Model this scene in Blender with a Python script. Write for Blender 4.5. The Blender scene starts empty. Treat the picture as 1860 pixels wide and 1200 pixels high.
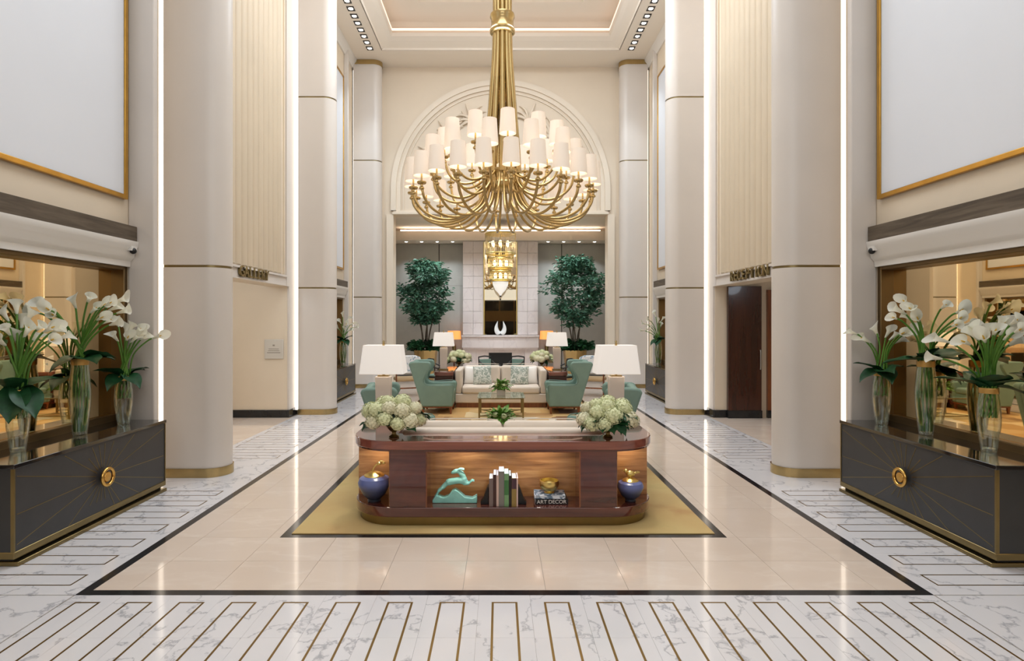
import bpy, math, random
from mathutils import Vector, Matrix, Euler
R = random.Random(7)
PI = math.pi
scn = bpy.context.scene
col = scn.collection

# ------------------------------------------------------------------ camera, world, exposure, large lights
cam_d = bpy.data.cameras.new('camera')
cam = bpy.data.objects.new('camera', cam_d)
col.objects.link(cam)
F = 1051.0; VX, VY = 907.0, 582.0; EYE = 1.9; CX = -0.035
cam.location = (CX, 0, EYE)
cam.rotation_euler = (PI/2, 0, 0)
cam_d.sensor_fit = 'HORIZONTAL'; cam_d.sensor_width = 36
cam_d.lens = 36*F/1860
cam_d.shift_x = (930-VX)/1860
cam_d.shift_y = -(600-VY)/1860
cam_d.clip_end = 200; cam_d.clip_start = 0.05
scn.camera = cam

scn.view_settings.view_transform = 'Standard'
scn.view_settings.look = 'None'
scn.view_settings.exposure = 0.1
scn.view_settings.gamma = 1.0
scn.view_settings.use_curve_mapping = False
try:
    scn.cycles.use_denoising = True
    scn.cycles.sample_clamp_indirect = 6.0
    scn.cycles.max_bounces = 9
    scn.cycles.transparent_max_bounces = 24
    scn.cycles.caustics_reflective = False
    scn.cycles.caustics_refractive = False
except Exception:
    pass
w = bpy.data.worlds.new('world'); scn.world = w; w.use_nodes = True
w.node_tree.nodes['Background'].inputs[0].default_value = (0.55, 0.6, 0.7, 1)
w.node_tree.nodes['Background'].inputs[1].default_value = 0.35

def lamp(name, kind, loc, energy, color=(1, .9, .78), size=1.0, size_y=None, target=None, spot=60, blend=.6):
    d = bpy.data.lights.new(name, kind); d.energy = energy; d.color = color
    if kind == 'AREA':
        d.size = size
        if size_y: d.shape = 'RECTANGLE'; d.size_y = size_y
    elif kind == 'SPOT':
        d.spot_size = math.radians(spot); d.spot_blend = blend; d.shadow_soft_size = size
    else:
        d.shadow_soft_size = size
    o = bpy.data.objects.new(name, d); col.objects.link(o); o.location = loc
    if target is not None:
        o.rotation_euler = (Vector(target)-Vector(loc)).to_track_quat('-Z', 'Y').to_euler()
    return o
WARM = (.86, .98, 1.1); NEUT = (.85, .98, 1.1)
# unseen fill panels added inside the great coffer, facing down
for y, e in ((2.5, 75), (7.0, 165), (11.6, 330)):
    lamp('coffer_fill', 'AREA', (0, y, 9.7), e, WARM, 4.2, 3.6, (0, y, 0))
# fill added behind the photographer, standing in for daylight from the entrance
lamp('rear_fill', 'AREA', (0, -2.7, 5.6), 170, (.9, .95, 1), 6.5, 4.5, (0, 8, 4.6))
# recessed spotlights along both edges of the coffer
for s in (-1, 1):
    for y, e in ((2.6, 34), (5.2, 62), (7.8, 36), (10.4, 30), (13.0, 95), (15.3, 210)):
        lamp('track_spot', 'SPOT', (s*3.5, y, 9.18), e, NEUT, .06, target=(s*3.0, y+.1, 0), spot=70, blend=.8)
# alcove downlights
for x in (-3.15, -2.6, -2.05, -1.6, 1.6, 2.05, 2.6, 3.15):
    lamp('alcove_spot', 'SPOT', (x, 19.35, 4.48), 42, WARM, .05, target=(x, 19.8, 0), spot=95, blend=.8)
for x in (-2.1, -.9, .9, 2.1):
    lamp('alcove_spot', 'SPOT', (x, 17.7, 4.9), 120, WARM, .06, target=(x*.95, 18.0, 0), spot=120, blend=.8)

# ------------------------------------------------------------------ helpers
class MB:
    """collects shapes, then links them as ONE mesh object"""
    def __init__(self): self.v = []; self.f = []
    def add(self, vs, fs):
        n = len(self.v); self.v += [tuple(p) for p in vs]; self.f += [tuple(i+n for i in f) for f in fs]
        return self
    def box(self, x0, x1, y0, y1, z0, z1):
        if x0 > x1: x0, x1 = x1, x0
        if y0 > y1: y0, y1 = y1, y0
        if z0 > z1: z0, z1 = z1, z0
        return self.add([(x0,y0,z0),(x1,y0,z0),(x1,y1,z0),(x0,y1,z0),(x0,y0,z1),(x1,y0,z1),(x1,y1,z1),(x0,y1,z1)],
                        [(0,3,2,1),(4,5,6,7),(0,1,5,4),(1,2,6,5),(2,3,7,6),(3,0,4,7)])
    def frustum(self, b, t):
        """b,t = (x0,x1,y0,y1,z)"""
        return self.add([(b[0],b[2],b[4]),(b[1],b[2],b[4]),(b[1],b[3],b[4]),(b[0],b[3],b[4]),
                         (t[0],t[2],t[4]),(t[1],t[2],t[4]),(t[1],t[3],t[4]),(t[0],t[3],t[4])],
                        [(0,3,2,1),(4,5,6,7),(0,1,5,4),(1,2,6,5),(2,3,7,6),(3,0,4,7)])
    def prism(self, poly, z0, z1, axis='z'):
        a = sum(poly[i][0]*poly[(i+1) % len(poly)][1]-poly[(i+1) % len(poly)][0]*poly[i][1] for i in range(len(poly)))
        if a < 0: poly = poly[::-1]
        n = len(poly)
        if axis == 'z': P = lambda p, h: (p[0], p[1], h)
        elif axis == 'y': P = lambda p, h: (p[0], -h, p[1])
        else: P = lambda p, h: (h, p[0], p[1])
        vs = [P(p, z0) for p in poly]+[P(p, z1) for p in poly]
        fs = [tuple(range(n-1, -1, -1)), tuple(range(n, 2*n))]
        fs += [(i, (i+1) % n, n+(i+1) % n, n+i) for i in range(n)]
        return self.add(vs, fs)
    def lathe(self, prof, n=24, c=(0, 0, 0), cap0=True, cap1=True):
        vs = []
        for r, z in prof:
            for k in range(n):
                a = 2*PI*k/n; vs.append((c[0]+r*math.cos(a), c[1]+r*math.sin(a), c[2]+z))
        fs = []
        for j in range(len(prof)-1):
            for k in range(n):
                k2 = (k+1) % n; fs.append((j*n+k, j*n+k2, (j+1)*n+k2, (j+1)*n+k))
        if cap0: fs.append(tuple(range(n-1, -1, -1)))
        if cap1: fs.append(tuple(range((len(prof)-1)*n, len(prof)*n)))
        return self.add(vs, fs)
    def tube(self, pts, r, n=8, caps=True, flat=1.0):
        pts = [Vector(p) for p in pts]; m = len(pts)
        rs = r if isinstance(r, (list, tuple)) else [r]*m
        t0 = (pts[1]-pts[0]).normalized()
        u = t0.orthogonal().normalized()
        vs = []
        for i, p in enumerate(pts):
            t = (pts[min(i+1, m-1)]-pts[max(i-1, 0)]).normalized()
            u = (u-t*u.dot(t)).normalized(); wv = t.cross(u)
            for k in range(n):
                a = 2*PI*k/n
                vs.append(p+(u*math.cos(a)+wv*math.sin(a)*flat)*rs[i])
        fs = []
        for j in range(m-1):
            for k in range(n):
                k2 = (k+1) % n; fs.append((j*n+k, j*n+k2, (j+1)*n+k2, (j+1)*n+k))
        if caps:
            fs.append(tuple(range(n-1, -1, -1))); fs.append(tuple(range((m-1)*n, m*n)))
        return self.add(vs, fs)
    def torus(self, R0, r, c=(0, 0, 0), axis='z', n=32, m=10):
        vs = []; fs = []
        for i in range(n):
            a = 2*PI*i/n
            for j in range(m):
                b = 2*PI*j/m
                p = ((R0+r*math.cos(b))*math.cos(a), (R0+r*math.cos(b))*math.sin(a), r*math.sin(b))
                if axis == 'x': p = (p[2], p[0], p[1])
                elif axis == 'y': p = (p[1], p[2], p[0])
                vs.append((c[0]+p[0], c[1]+p[1], c[2]+p[2]))
        for i in range(n):
            for j in range(m):
                i2, j2 = (i+1) % n, (j+1) % m
                fs.append((i*m+j, i2*m+j, i2*m+j2, i*m+j2))
        return self.add(vs, fs)
    def ball(self, c, rx, ry=None, rz=None, n=14, m=9):
        ry = ry or rx; rz = rz or rx
        vs = [(c[0], c[1], c[2]-rz)]; fs = []
        for j in range(1, m):
            a = -PI/2+PI*j/m
            for k in range(n):
                b = 2*PI*k/n; vs.append((c[0]+rx*math.cos(a)*math.cos(b), c[1]+ry*math.cos(a)*math.sin(b), c[2]+rz*math.sin(a)))
        vs.append((c[0], c[1], c[2]+rz)); top = len(vs)-1
        for k in range(n):
            k2 = (k+1) % n
            fs.append((0, 1+k2, 1+k)); fs.append((top, 1+(m-2)*n+k, 1+(m-2)*n+k2))
            for j in range(m-2):
                fs.append((1+j*n+k, 1+j*n+k2, 1+(j+1)*n+k2, 1+(j+1)*n+k))
        return self.add(vs, fs)
    def mirror(self, s):
        if s < 0:
            self.v = [(-p[0], p[1], p[2]) for p in self.v]; self.f = [f[::-1] for f in self.f]
        return self
    def mesh(self, name, mat, smooth=40):
        me = bpy.data.meshes.new(name); me.from_pydata(self.v, [], self.f)
        if smooth:
            me.polygons.foreach_set('use_smooth', [True]*len(me.polygons))
            me.set_sharp_from_angle(angle=math.radians(smooth))
        if mat: me.materials.append(mat)
        me.update()
        return me
    def build(self, name, mat, parent=None, smooth=40, bevel=0, seg=2):
        o = bpy.data.objects.new(name, self.mesh(name, mat, smooth)); col.objects.link(o)
        if parent: o.parent = parent
        if bevel:
            b = o.modifiers.new('bevel', 'BEVEL'); b.width = bevel; b.segments = seg; b.limit_method = 'ANGLE'; b.angle_limit = math.radians(40)
        return o

def put(me, name, parent=None, loc=(0, 0, 0), rot=None, scale=None):
    o = bpy.data.objects.new(name, me); col.objects.link(o)
    if parent: o.parent = parent
    o.location = loc
    if rot is not None: o.rotation_euler = rot
    if scale is not None: o.scale = scale
    return o
def tag(o, label=None, cat=None, group=None, kind=None):
    if label: o['label'] = label
    if cat: o['category'] = cat
    if group: o['group'] = group
    if kind: o['kind'] = kind
    return o
def thing(name, label, cat, loc=(0, 0, 0), rz=0, group=None):
    o = bpy.data.objects.new(name, None); col.objects.link(o)
    o.location = loc; o.rotation_euler = (0, 0, rz); o.empty_display_size = .1
    return tag(o, label, cat, group)
def copy_tree(o, parent=None):
    c = o.copy(); col.objects.link(c)
    if parent: c.parent = parent
    for ch in list(o.children): copy_tree(ch, c)
    return c
def dup(o, loc, rz, label, group=None):
    c = copy_tree(o); c.location = loc; c.rotation_euler = (0, 0, rz); c['label'] = label
    if group: c['group'] = group
    return c
def arc(cx, cy, r, a0, a1, n):
    return [(cx+r*math.cos(math.radians(a0+(a1-a0)*i/n)), cy+r*math.sin(math.radians(a0+(a1-a0)*i/n))) for i in range(n+1)]
def bez(p, n):
    """smooth Catmull-Rom curve through the points"""
    p = [Vector(q) for q in p]; out = []
    P = [p[0]*2-p[1]]+p+[p[-1]*2-p[-2]]
    for i in range(1, len(P)-2):
        for k in range(n):
            t = k/n
            a, b, c, d = P[i-1], P[i], P[i+1], P[i+2]
            out.append(.5*((2*b)+(c-a)*t+(2*a-5*b+4*c-d)*t*t+(3*b-a-3*c+d)*t**3))
    out.append(p[-1]); return out
SIDE = {-1: 'GALLERY', 1: 'RECEPTION'}

# ------------------------------------------------------------------ materials
def lin(c):
    return tuple(((x/255)/12.92 if x/255 <= .04045 else ((x/255+.055)/1.055)**2.4) for x in c)
class Nt:
    def __init__(self, name):
        self.m = bpy.data.materials.new(name); self.m.use_nodes = True
        self.t = self.m.node_tree; self.N = self.t.nodes; self.L = self.t.links
        self.b = self.N['Principled BSDF']
    def n(self, typ, **kw):
        o = self.N.new(typ)
        for k, v in kw.items():
            if k.startswith('i_'): o.inputs[k[2:].replace('_', ' ')].default_value = v
            else: setattr(o, k, v)
        return o
    def l(self, a, b): self.L.new(a, b)
    def pos(self, scale=(1, 1, 1), obj=True, rnd=0):
        tc = self.n('ShaderNodeTexCoord'); mp = self.n('ShaderNodeMapping'); mp.inputs['Scale'].default_value = scale
        self.l(tc.outputs['Object'], mp.inputs['Vector'])
        if rnd:
            oi = self.n('ShaderNodeObjectInfo'); mm = self.n('ShaderNodeMath', operation='MULTIPLY'); mm.inputs[1].default_value = rnd
            self.l(oi.outputs['Random'], mm.inputs[0]); self.l(mm.outputs[0], mp.inputs['Location'])
        return mp.outputs[0]
    def ramp(self, fac, stops):
        r = self.n('ShaderNodeValToRGB'); e = r.color_ramp.elements
        while len(e) < len(stops): e.new(.5)
        for i, (p, c) in enumerate(stops): e[i].position = p; e[i].color = (*c, 1)
        self.l(fac, r.inputs[0]); return r.outputs[0]
    def bump(self, h, strength=.2, dist=.01):
        b = self.n('ShaderNodeBump'); b.inputs['Strength'].default_value = strength; b.inputs['Distance'].default_value = dist
        self.l(h, b.inputs['Height']); self.l(b.outputs[0], self.b.inputs['Normal'])
def mat(name, rgb, rough=.5, metal=0, em=None, es=0, coat=0, spec=None, var=0, vscale=6, bump=0, bscale=60, trans=0):
    t = Nt(name); b = t.b; c = lin(rgb)
    b.inputs['Base Color'].default_value = (*c, 1); b.inputs['Roughness'].default_value = rough; b.inputs['Metallic'].default_value = metal
    if em: b.inputs['Emission Color'].default_value = (*lin(em), 1); b.inputs['Emission Strength'].default_value = es
    if coat: b.inputs['Coat Weight'].default_value = coat; b.inputs['Coat Roughness'].default_value = .04
    if spec is not None: b.inputs['Specular IOR Level'].default_value = spec
    if var:
        nz = t.n('ShaderNodeTexNoise', i_Scale=vscale, i_Detail=5.0); t.l(t.pos(), nz.inputs['Vector'])
        t.l(t.ramp(nz.outputs['Fac'], [(.3, tuple(x*(1-var) for x in c)), (.7, tuple(min(1, x*(1+var)) for x in c))]), b.inputs['Base Color'])
    if bump:
        nz = t.n('ShaderNodeTexNoise', i_Scale=bscale, i_Detail=3.0); t.l(t.pos(), nz.inputs['Vector']); t.bump(nz.outputs['Fac'], bump, .004)
    return t.m
def marble(name, base, vein, vein2, scale=1.0, rough=.07, width=.06, amount=1.0, stretch=(1, 1, 1), rnd=37):
    t = Nt(name); p = t.pos(tuple(scale*s for s in stretch), rnd=rnd)
    n1 = t.n('ShaderNodeTexNoise', i_Scale=1.6, i_Detail=8.0, i_Roughness=.62); t.l(p, n1.inputs['Vector'])
    ad = t.n('ShaderNodeMixRGB', blend_type='ADD'); ad.inputs[0].default_value = .55
    t.l(p, ad.inputs[1]); t.l(n1.outputs['Color'], ad.inputs[2])
    n2 = t.n('ShaderNodeTexNoise', i_Scale=1.3, i_Detail=6.0, i_Roughness=.5); t.l(ad.outputs[0], n2.inputs['Vector'])
    s = t.n('ShaderNodeMath', operation='SUBTRACT'); t.l(n2.outputs['Fac'], s.inputs[0]); s.inputs[1].default_value = .5
    a = t.n('ShaderNodeMath', operation='ABSOLUTE'); t.l(s.outputs[0], a.inputs[0])
    c0 = lin(base); c1 = lin(vein); c2 = lin(vein2)
    v = t.ramp(a.outputs[0], [(0, c1), (width*.35, tuple((x+y)/2 for x, y in zip(c0, c1))), (width, c0)])
    n3 = t.n('ShaderNodeTexNoise', i_Scale=.9, i_Detail=4.0); t.l(p, n3.inputs['Vector'])
    mx = t.n('ShaderNodeMixRGB', blend_type='MIX')
    fr = t.ramp(n3.outputs['Fac'], [(.42, (0, 0, 0)), (.72, (amount*.8,)*3)])
    t.l(fr, mx.inputs[0]); t.l(v, mx.inputs[1]); mx.inputs[2].default_value = (*c2, 1)
    t.l(mx.outputs[0], t.b.inputs['Base Color'])
    t.b.inputs['Roughness'].default_value = rough
    return t.m
def wood(name, dark, mid, light, axis=0, scale=1.0, rough=.15, coat=.6, bands=5.0):
    t = Nt(name); s = [9.0, 9.0, 9.0]; s[axis] = .7
    p = t.pos(tuple(scale*x for x in s), rnd=11)
    nz = t.n('ShaderNodeTexNoise', i_Scale=bands*.25, i_Detail=7.0, i_Roughness=.6, i_Distortion=.6); t.l(p, nz.inputs['Vector'])
    t.l(t.ramp(nz.outputs['Fac'], [(.28, lin(dark)), (.5, lin(mid)), (.72, lin(light))]), t.b.inputs['Base Color'])
    t.b.inputs['Roughness'].default_value = rough; t.b.inputs['Coat Weight'].default_value = coat; t.b.inputs['Coat Roughness'].default_value = .05
    return t.m
def glass(name, tint=(.93, .97, .95), edge=.75, base=.05):
    t = Nt(name); t.N.remove(t.b)
    out = [n for n in t.N if n.type == 'OUTPUT_MATERIAL'][0]
    tr = t.n('ShaderNodeBsdfTransparent'); tr.inputs[0].default_value = (*tint, 1)
    gl = t.n('ShaderNodeBsdfGlossy'); gl.inputs['Roughness'].default_value = .03; gl.inputs[0].default_value = (.95, .97, .96, 1)
    lw = t.n('ShaderNodeLayerWeight'); lw.inputs['Blend'].default_value = .35
    mp = t.n('ShaderNodeMapRange'); t.l(lw.outputs['Facing'], mp.inputs['Value']); mp.inputs['To Min'].default_value = base; mp.inputs['To Max'].default_value = edge
    mx = t.n('ShaderNodeMixShader'); t.l(mp.outputs[0], mx.inputs[0]); t.l(tr.outputs[0], mx.inputs[1]); t.l(gl.outputs[0], mx.inputs[2])
    t.l(mx.outputs[0], out.inputs['Surface']); return t.m
def patterned(name, a, b, scale=9, lo=.45, hi=.55, rough=.8):
    t = Nt(name); n1 = t.n('ShaderNodeTexNoise', i_Scale=scale, i_Detail=2.0, i_Distortion=1.5); t.l(t.pos(rnd=5), n1.inputs['Vector'])
    t.l(t.ramp(n1.outputs['Fac'], [(lo, lin(a)), (hi, lin(b))]), t.b.inputs['Base Color']); t.b.inputs['Roughness'].default_value = rough
    return t.m
M = {}
M['cream'] = mat('cream_plaster', (226, 210, 187), .55, var=.02, vscale=2)
M['pier'] = mat('pale_column_stone', (217, 208, 199), .38, var=.02, vscale=1.5)
M['flute'] = mat('fluted_plaster', (206, 188, 162), .6, var=.02, vscale=2)
M['ceil'] = mat('ceiling_paint', (236, 225, 210), .7)
M['endwall'] = mat('end_wall_plaster', (229, 213, 191), .6, var=.015, vscale=2)
M['arch'] = mat('arch_plaster', (233, 219, 199), .5)
M['white'] = mat('white_moulding', (232, 228, 222), .45)
M['panel'] = mat('pale_grey_panel', (226, 228, 233), .55, var=.015, vscale=.8)
M['gold'] = mat('gilt', (206, 160, 78), .3, 1, var=.1)
M['brass'] = mat('aged_brass', (190, 166, 116), .24, 1, var=.08, vscale=3)
M['brassdk'] = mat('dark_brass', (140, 124, 86), .33, 1, var=.12, vscale=4)
M['inlay'] = mat('brass_inlay', (132, 104, 54), .34, .85)
M['bronze'] = mat('bronze_frame', (120, 98, 66), .38, .8)
M['mirror'] = mat('bronze_mirror', (252, 222, 172), .015, 1)
M['mirrordk'] = mat('smoked_mirror', (176, 162, 138), .02, 1)
M['black'] = mat('black_stone', (34, 34, 36), .12, var=.25, vscale=8)
M['blackmat'] = mat('black_satin', (18, 18, 19), .4)
M['leather'] = mat('charcoal_leather', (54, 54, 55), .36, bump=.12, bscale=300, var=.08)
M['topblack'] = mat('black_lacquer', (30, 30, 31), .06, coat=.6)
M['whitemarble'] = marble('white_marble', (226, 222, 222), (172, 170, 174), (214, 211, 213), 1.7, .09, .018, .5)
M['beigemarble'] = marble('beige_marble', (224, 205, 188), (229, 212, 196), (218, 198, 180), .8, .07, .05, 1.0, (1, 2.2, 1))
M['fpmarble'] = marble('veined_fireplace_marble', (230, 218, 213), (218, 205, 201), (222, 208, 202), 1.2, .3, .03, .5, (1.6, 1, .7))
M['bandwood'] = wood('grey_brown_band', (62, 52, 42), (86, 74, 60), (108, 95, 80), 1, 2.0, .5, 0)
M['mahog'] = wood('dark_mahogany', (62, 26, 19), (88, 42, 32), (108, 56, 42), 0, 1.0, .12, .8)
M['mahogtop'] = wood('polished_mahogany_sheen_top', (104, 54, 44), (134, 74, 60), (150, 90, 72), 0, 1.0, .08, 1.0)  # mahogany lightened, room reflections on the top put into its base colour
M['zebra'] = wood('amber_streaked_wood', (116, 74, 40), (166, 116, 70), (196, 150, 98), 0, 1.1, .3, .4, 7)
M['doorwood'] = wood('dark_brown_door', (46, 22, 15), (64, 32, 22), (80, 42, 28), 2, .8, .25, .5)
M['legwood'] = wood('chestnut_leg', (96, 50, 26), (130, 72, 38), (150, 90, 50), 2, 1.5, .35, .3)
M['sofa'] = mat('cream_linen', (226, 212, 196), .85, bump=.15, bscale=240, var=.03)
M['teal'] = mat('sage_teal_fabric', (124, 150, 138), .75, bump=.12, bscale=260, var=.05)
M['pillowwhite'] = mat('white_cushion', (250, 246, 240), .8, bump=.1, bscale=200)
M['pillowpat'] = patterned('patterned_cushion', (216, 216, 206), (150, 160, 148), 15)
M['bluewhite'] = patterned('blue_white_fabric', (238, 238, 236), (140, 164, 184), 8, .56, .6)
M['shade'] = mat('white_lamp_shade', (244, 238, 230), .8, em=(255, 248, 244), es=.26)
M['shadec'] = mat('glowing_linen_shade', (244, 232, 216), .8, em=(255, 226, 204), es=.17)
M['bulb'] = mat('bulb_glow', (255, 250, 240), .5, em=(255, 240, 220), es=14)
M['orange'] = mat('orange_shade', (240, 170, 100), .8, em=(255, 160, 80), es=.75)
M['ceramic'] = mat('grey_white_ceramic', (206, 196, 186), .3)
M['porcelain'] = mat('white_porcelain', (238, 236, 232), .15)
M['led'] = mat('led_strip', (255, 250, 240), .5, em=(255, 242, 224), es=2.3)
M['ledpeach'] = mat('peach_cove_led', (255, 220, 200), .5, em=(255, 224, 204), es=.95)
M['ledwarm'] = mat('warm_cove_led', (255, 240, 220), .5, em=(255, 226, 200), es=13)
M['lens'] = mat('spot_lens', (255, 255, 255), .3, em=(255, 250, 242), es=8)
M['glass'] = glass('clear_glass', (.95, .98, .965), .7, .05)
M['tabletop'] = glass('table_glass', (.88, .95, .92), .55, .1)
M['crystal'] = glass('crystal_rods', (1, .93, .75), .85, .3)
def petal_mat():
    t = Nt('white_calla'); out = [n for n in t.N if n.type == 'OUTPUT_MATERIAL'][0]
    t.b.inputs['Base Color'].default_value = (*lin((250, 247, 232)), 1); t.b.inputs['Roughness'].default_value = .5
    tr = t.n('ShaderNodeBsdfTranslucent'); tr.inputs[0].default_value = (*lin((250, 247, 228)), 1)
    mx = t.n('ShaderNodeMixShader'); mx.inputs[0].default_value = .45
    t.l(t.b.outputs[0], mx.inputs[1]); t.l(tr.outputs[0], mx.inputs[2]); t.l(mx.outputs[0], out.inputs['Surface']); return t.m
M['calla'] = petal_mat()
M['callabase'] = mat('yellow_spadix', (226, 178, 60), .6)
M['stem'] = mat('green_stem', (84, 130, 46), .45, var=.2)
M['leaf'] = mat('dark_leaf', (28, 68, 38), .42, var=.4, vscale=14, spec=.3)
M['foliage'] = mat('tree_leaf', (66, 108, 84), .45, var=.5, vscale=5)
M['fresh'] = mat('fresh_green_leaf', (94, 138, 50), .45, var=.4, vscale=18)
M['bark'] = mat('grey_brown_bark', (84, 74, 62), .8, var=.25, vscale=14)
M['hydra'] = mat('pale_green_hydrangea', (224, 226, 180), .7, var=.1, vscale=26)
M['hydracream'] = mat('cream_hydrangea', (232, 226, 192), .7, var=.1, vscale=26)
M['gray'] = mat('grey_wall_fabric', (176, 172, 162), .8, bump=.1, bscale=120, var=.03)
M['darkgap'] = mat('dark_joint', (58, 54, 48), .8)
M['turq'] = mat('turquoise_glaze', (146, 212, 202), .3, var=.1, vscale=14)
M['blueglaze'] = None
M['goldleaf'] = mat('gold_leaf', (226, 204, 132), .32, 1)
M['ring'] = mat('bright_brass', (214, 172, 96), .2, 1)
M['ribbon'] = mat('gold_ribbon', (206, 164, 92), .35, .5)
M['darkglass'] = mat('dark_glazing', (26, 24, 24), .08)
M['joint'] = mat('stone_bed', (150, 140, 128), .6)
M['plaque'] = mat('pale_plaque', (214, 208, 198), .35, .2)
M['plaqueline'] = mat('plaque_engraving', (150, 142, 130), .6)
M['steel'] = mat('steel', (180, 178, 174), .3, 1)
M['tanfab'] = mat('tan_seat', (190, 160, 118), .8)
def blue_glaze():
    t = Nt('blue_grey_glaze'); tc = t.n('ShaderNodeTexCoord'); sp = t.n('ShaderNodeSeparateXYZ')
    t.l(tc.outputs['Generated'], sp.inputs[0])
    t.l(t.ramp(sp.outputs['Z'], [(.05, lin((44, 48, 58))), (.45, lin((62, 70, 100))), (.8, lin((104, 116, 172)))]), t.b.inputs['Base Color'])
    t.b.inputs['Roughness'].default_value = .3; return t.m
M['blueglaze'] = blue_glaze()
def rug_mat():
    t = Nt('patterned_rug'); p = t.pos((1, 1, 1))
    v = t.n('ShaderNodeTexVoronoi', distance='CHEBYCHEV', i_Scale=1.9, i_Randomness=.75); t.l(p, v.inputs['Vector'])
    sp = t.n('ShaderNodeSeparateXYZ'); t.l(v.outputs['Color'], sp.inputs[0])
    blocks = t.ramp(sp.outputs['X'], [(0, lin((196, 150, 86))), (.3, lin((222, 196, 150))), (.5, lin((172, 128, 76))), (.7, lin((214, 178, 120))), (.88, lin((118, 78, 48))), (.95, lin((226, 212, 190)))])
    nz = t.n('ShaderNodeTexNoise', i_Scale=1.1, i_Detail=6.0); t.l(p, nz.inputs['Vector'])
    wash = t.ramp(nz.outputs['Fac'], [(.3, lin((176, 128, 80))), (.45, lin((200, 168, 112))), (.6, lin((204, 178, 120))), (.75, lin((176, 156, 98)))])
    pz = t.n('ShaderNodeSeparateXYZ'); t.l(p, pz.inputs[0])
    mr = t.n('ShaderNodeMapRange'); t.l(pz.outputs['Y'], mr.inputs['Value']); mr.inputs['From Min'].default_value = 2.2; mr.inputs['From Max'].default_value = 3.0
    mx = t.n('ShaderNodeMixRGB'); t.l(mr.outputs[0], mx.inputs[0]); t.l(wash, mx.inputs[1]); t.l(blocks, mx.inputs[2])
    t.l(mx.outputs[0], t.b.inputs['Base Color']); t.b.inputs['Roughness'].default_value = .85
    f = t.n('ShaderNodeTexNoise', i_Scale=220.0); t.l(p, f.inputs['Vector']); t.bump(f.outputs['Fac'], .3, .004)
    return t.m
M['rug'] = rug_mat()

# ------------------------------------------------------------------ setting: floor
WX = 4.2          # face of the side walls
YE = 16.8         # face of the arched end wall
ZC = 9.25         # lower ceiling
floor = MB().box(-7, 7, -3.2, 20.3, -.12, -.006).build('floor', M['joint']); floor['kind'] = 'structure'
def tile(name, x0, x1, y0, y1, m, j=.0012):
    if x1-x0 < .02 or y1-y0 < .02: return
    return MB().box(x0+j, x1-j, y0+j, y1-j, -.006, 0).build(name, m, floor, smooth=0)
IN, OUT = 2.9, 2.975          # black outline of the hall floor
RI, RO = 1.885, 1.96          # black outline of the carpet
RY0, RY1 = 5.07, 15.55
xs = [-3.5]+[(.2925+.585*k) for k in range(-6, 6)]+[3.5]
def beige(x0, x1, y0, y1, step=.6):
    y = y0
    while y < y1-.01:
        ye = min(y+step, y1)
        for a, b in zip(xs[:-1], xs[1:]):
            tile('beige_tile', max(a, x0), min(b, x1), y, ye, M['beigemarble'])
        y = ye
beige(-IN, IN, 4.08, RY0, .495)
beige(-IN, -RO, RY0, RY1, .78); beige(RO, IN, RY0, RY1, .78); beige(-IN, IN, RY1, YE, .65)
for s in (-1, 1):
    xa, xb = sorted((s*IN, s*OUT)); tile('border_strip', xa, xb, 4.005, YE, M['black'], 0)
    xa, xb = sorted((s*RI, s*RO)); tile('border_strip', xa, xb, RY0, RY1, M['black'], 0)
tile('border_strip', -IN, IN, 4.005, 4.08, M['black'], 0)
tile('border_strip', -RI, RI, RY0, RY0+.077, M['black'], 0); tile('border_strip', -RI, RI, RY1-.077, RY1, M['black'], 0)
# white marble apron in front with brass rectangles
PX = .3516
for k in range(-9, 10):
    xa, xb = (k-.5)*PX, (k+.5)*PX
    xa = max(xa, -2.97); xb = min(xb, 2.97)
    tile('white_marble_tile', xa, xb, 3.467, 4.005, M['whitemarble'], .0006)
    tile('white_marble_tile', xa, xb, 2.4, 3.467, M['whitemarble'], .0006)
def inlay(x0, x1, y0, y1, t=.0145):
    m = MB()
    m.box(x0, x1, y0, y0+t, -.004, .0006).box(x0, x1, y1-t, y1, -.004, .0006)
    m.box(x0, x0+t, y0+t, y1-t, -.004, .0006).box(x1-t, x1, y0+t, y1-t, -.004, .0006)
    return m.build('inlay_frame', M['inlay'], floor, smooth=0)
for k in range(-8, 9):
    inlay(k*PX-.0867, k*PX+.0867, 2.45, 3.908)
for s in (-1, 1):
    xa, xb = sorted((s*OUT, s*4.1))
    xi, xo = sorted((s*3.11, s*4.0))
    y = 4.012
    while y < 16.7:
        ye = min(y+.71, YE); tile('white_marble_tile', xa, xb, y, ye, M['whitemarble'], .0008); y = ye
    for (ya, n) in ((4.15, 7), (7.98, 9), (12.5, 9)):
        for k in range(n): inlay(xi, xo, ya+.355*k, ya+.355*k+.182, .0135)
    # corner slab
    tile('joint_strip', *sorted((s*2.97, s*2.982)), 2.4, 4.0, M['blackmat'], 0)
    tile('joint_strip', *sorted((s*2.985, s*4.1)), 4.0, 4.012, M['blackmat'], 0)
    xa2, xb2 = sorted((s*2.982, s*4.6))
    tile('white_marble_tile', xa2, xb2, 2.4, 4.0, M['whitemarble'], .0)
    xa3, xb3 = sorted((s*4.1, s*4.6)); tile('white_marble_tile', xa3, xb3, 4.005, 7.3, M['whitemarble'], .001)
    for i in range(3):
        for j in range(4):
            xa, xb = sorted((s*(4.1+i*.8), s*(4.9+i*.8))); tile('beige_tile', xa, xb, 7.3+j*1.02, 8.32+j*1.02, M['beigemarble'])
for i in range(8):
    for j in range(3):
        tile('beige_tile', -4.4+i*1.1, -3.3+i*1.1, YE+j*1.1, YE+1.1+j*1.1, M['beigemarble'])
tile('beige_tile', -4.6, 4.6, -3.0, 2.4, M['beigemarble'])

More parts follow.
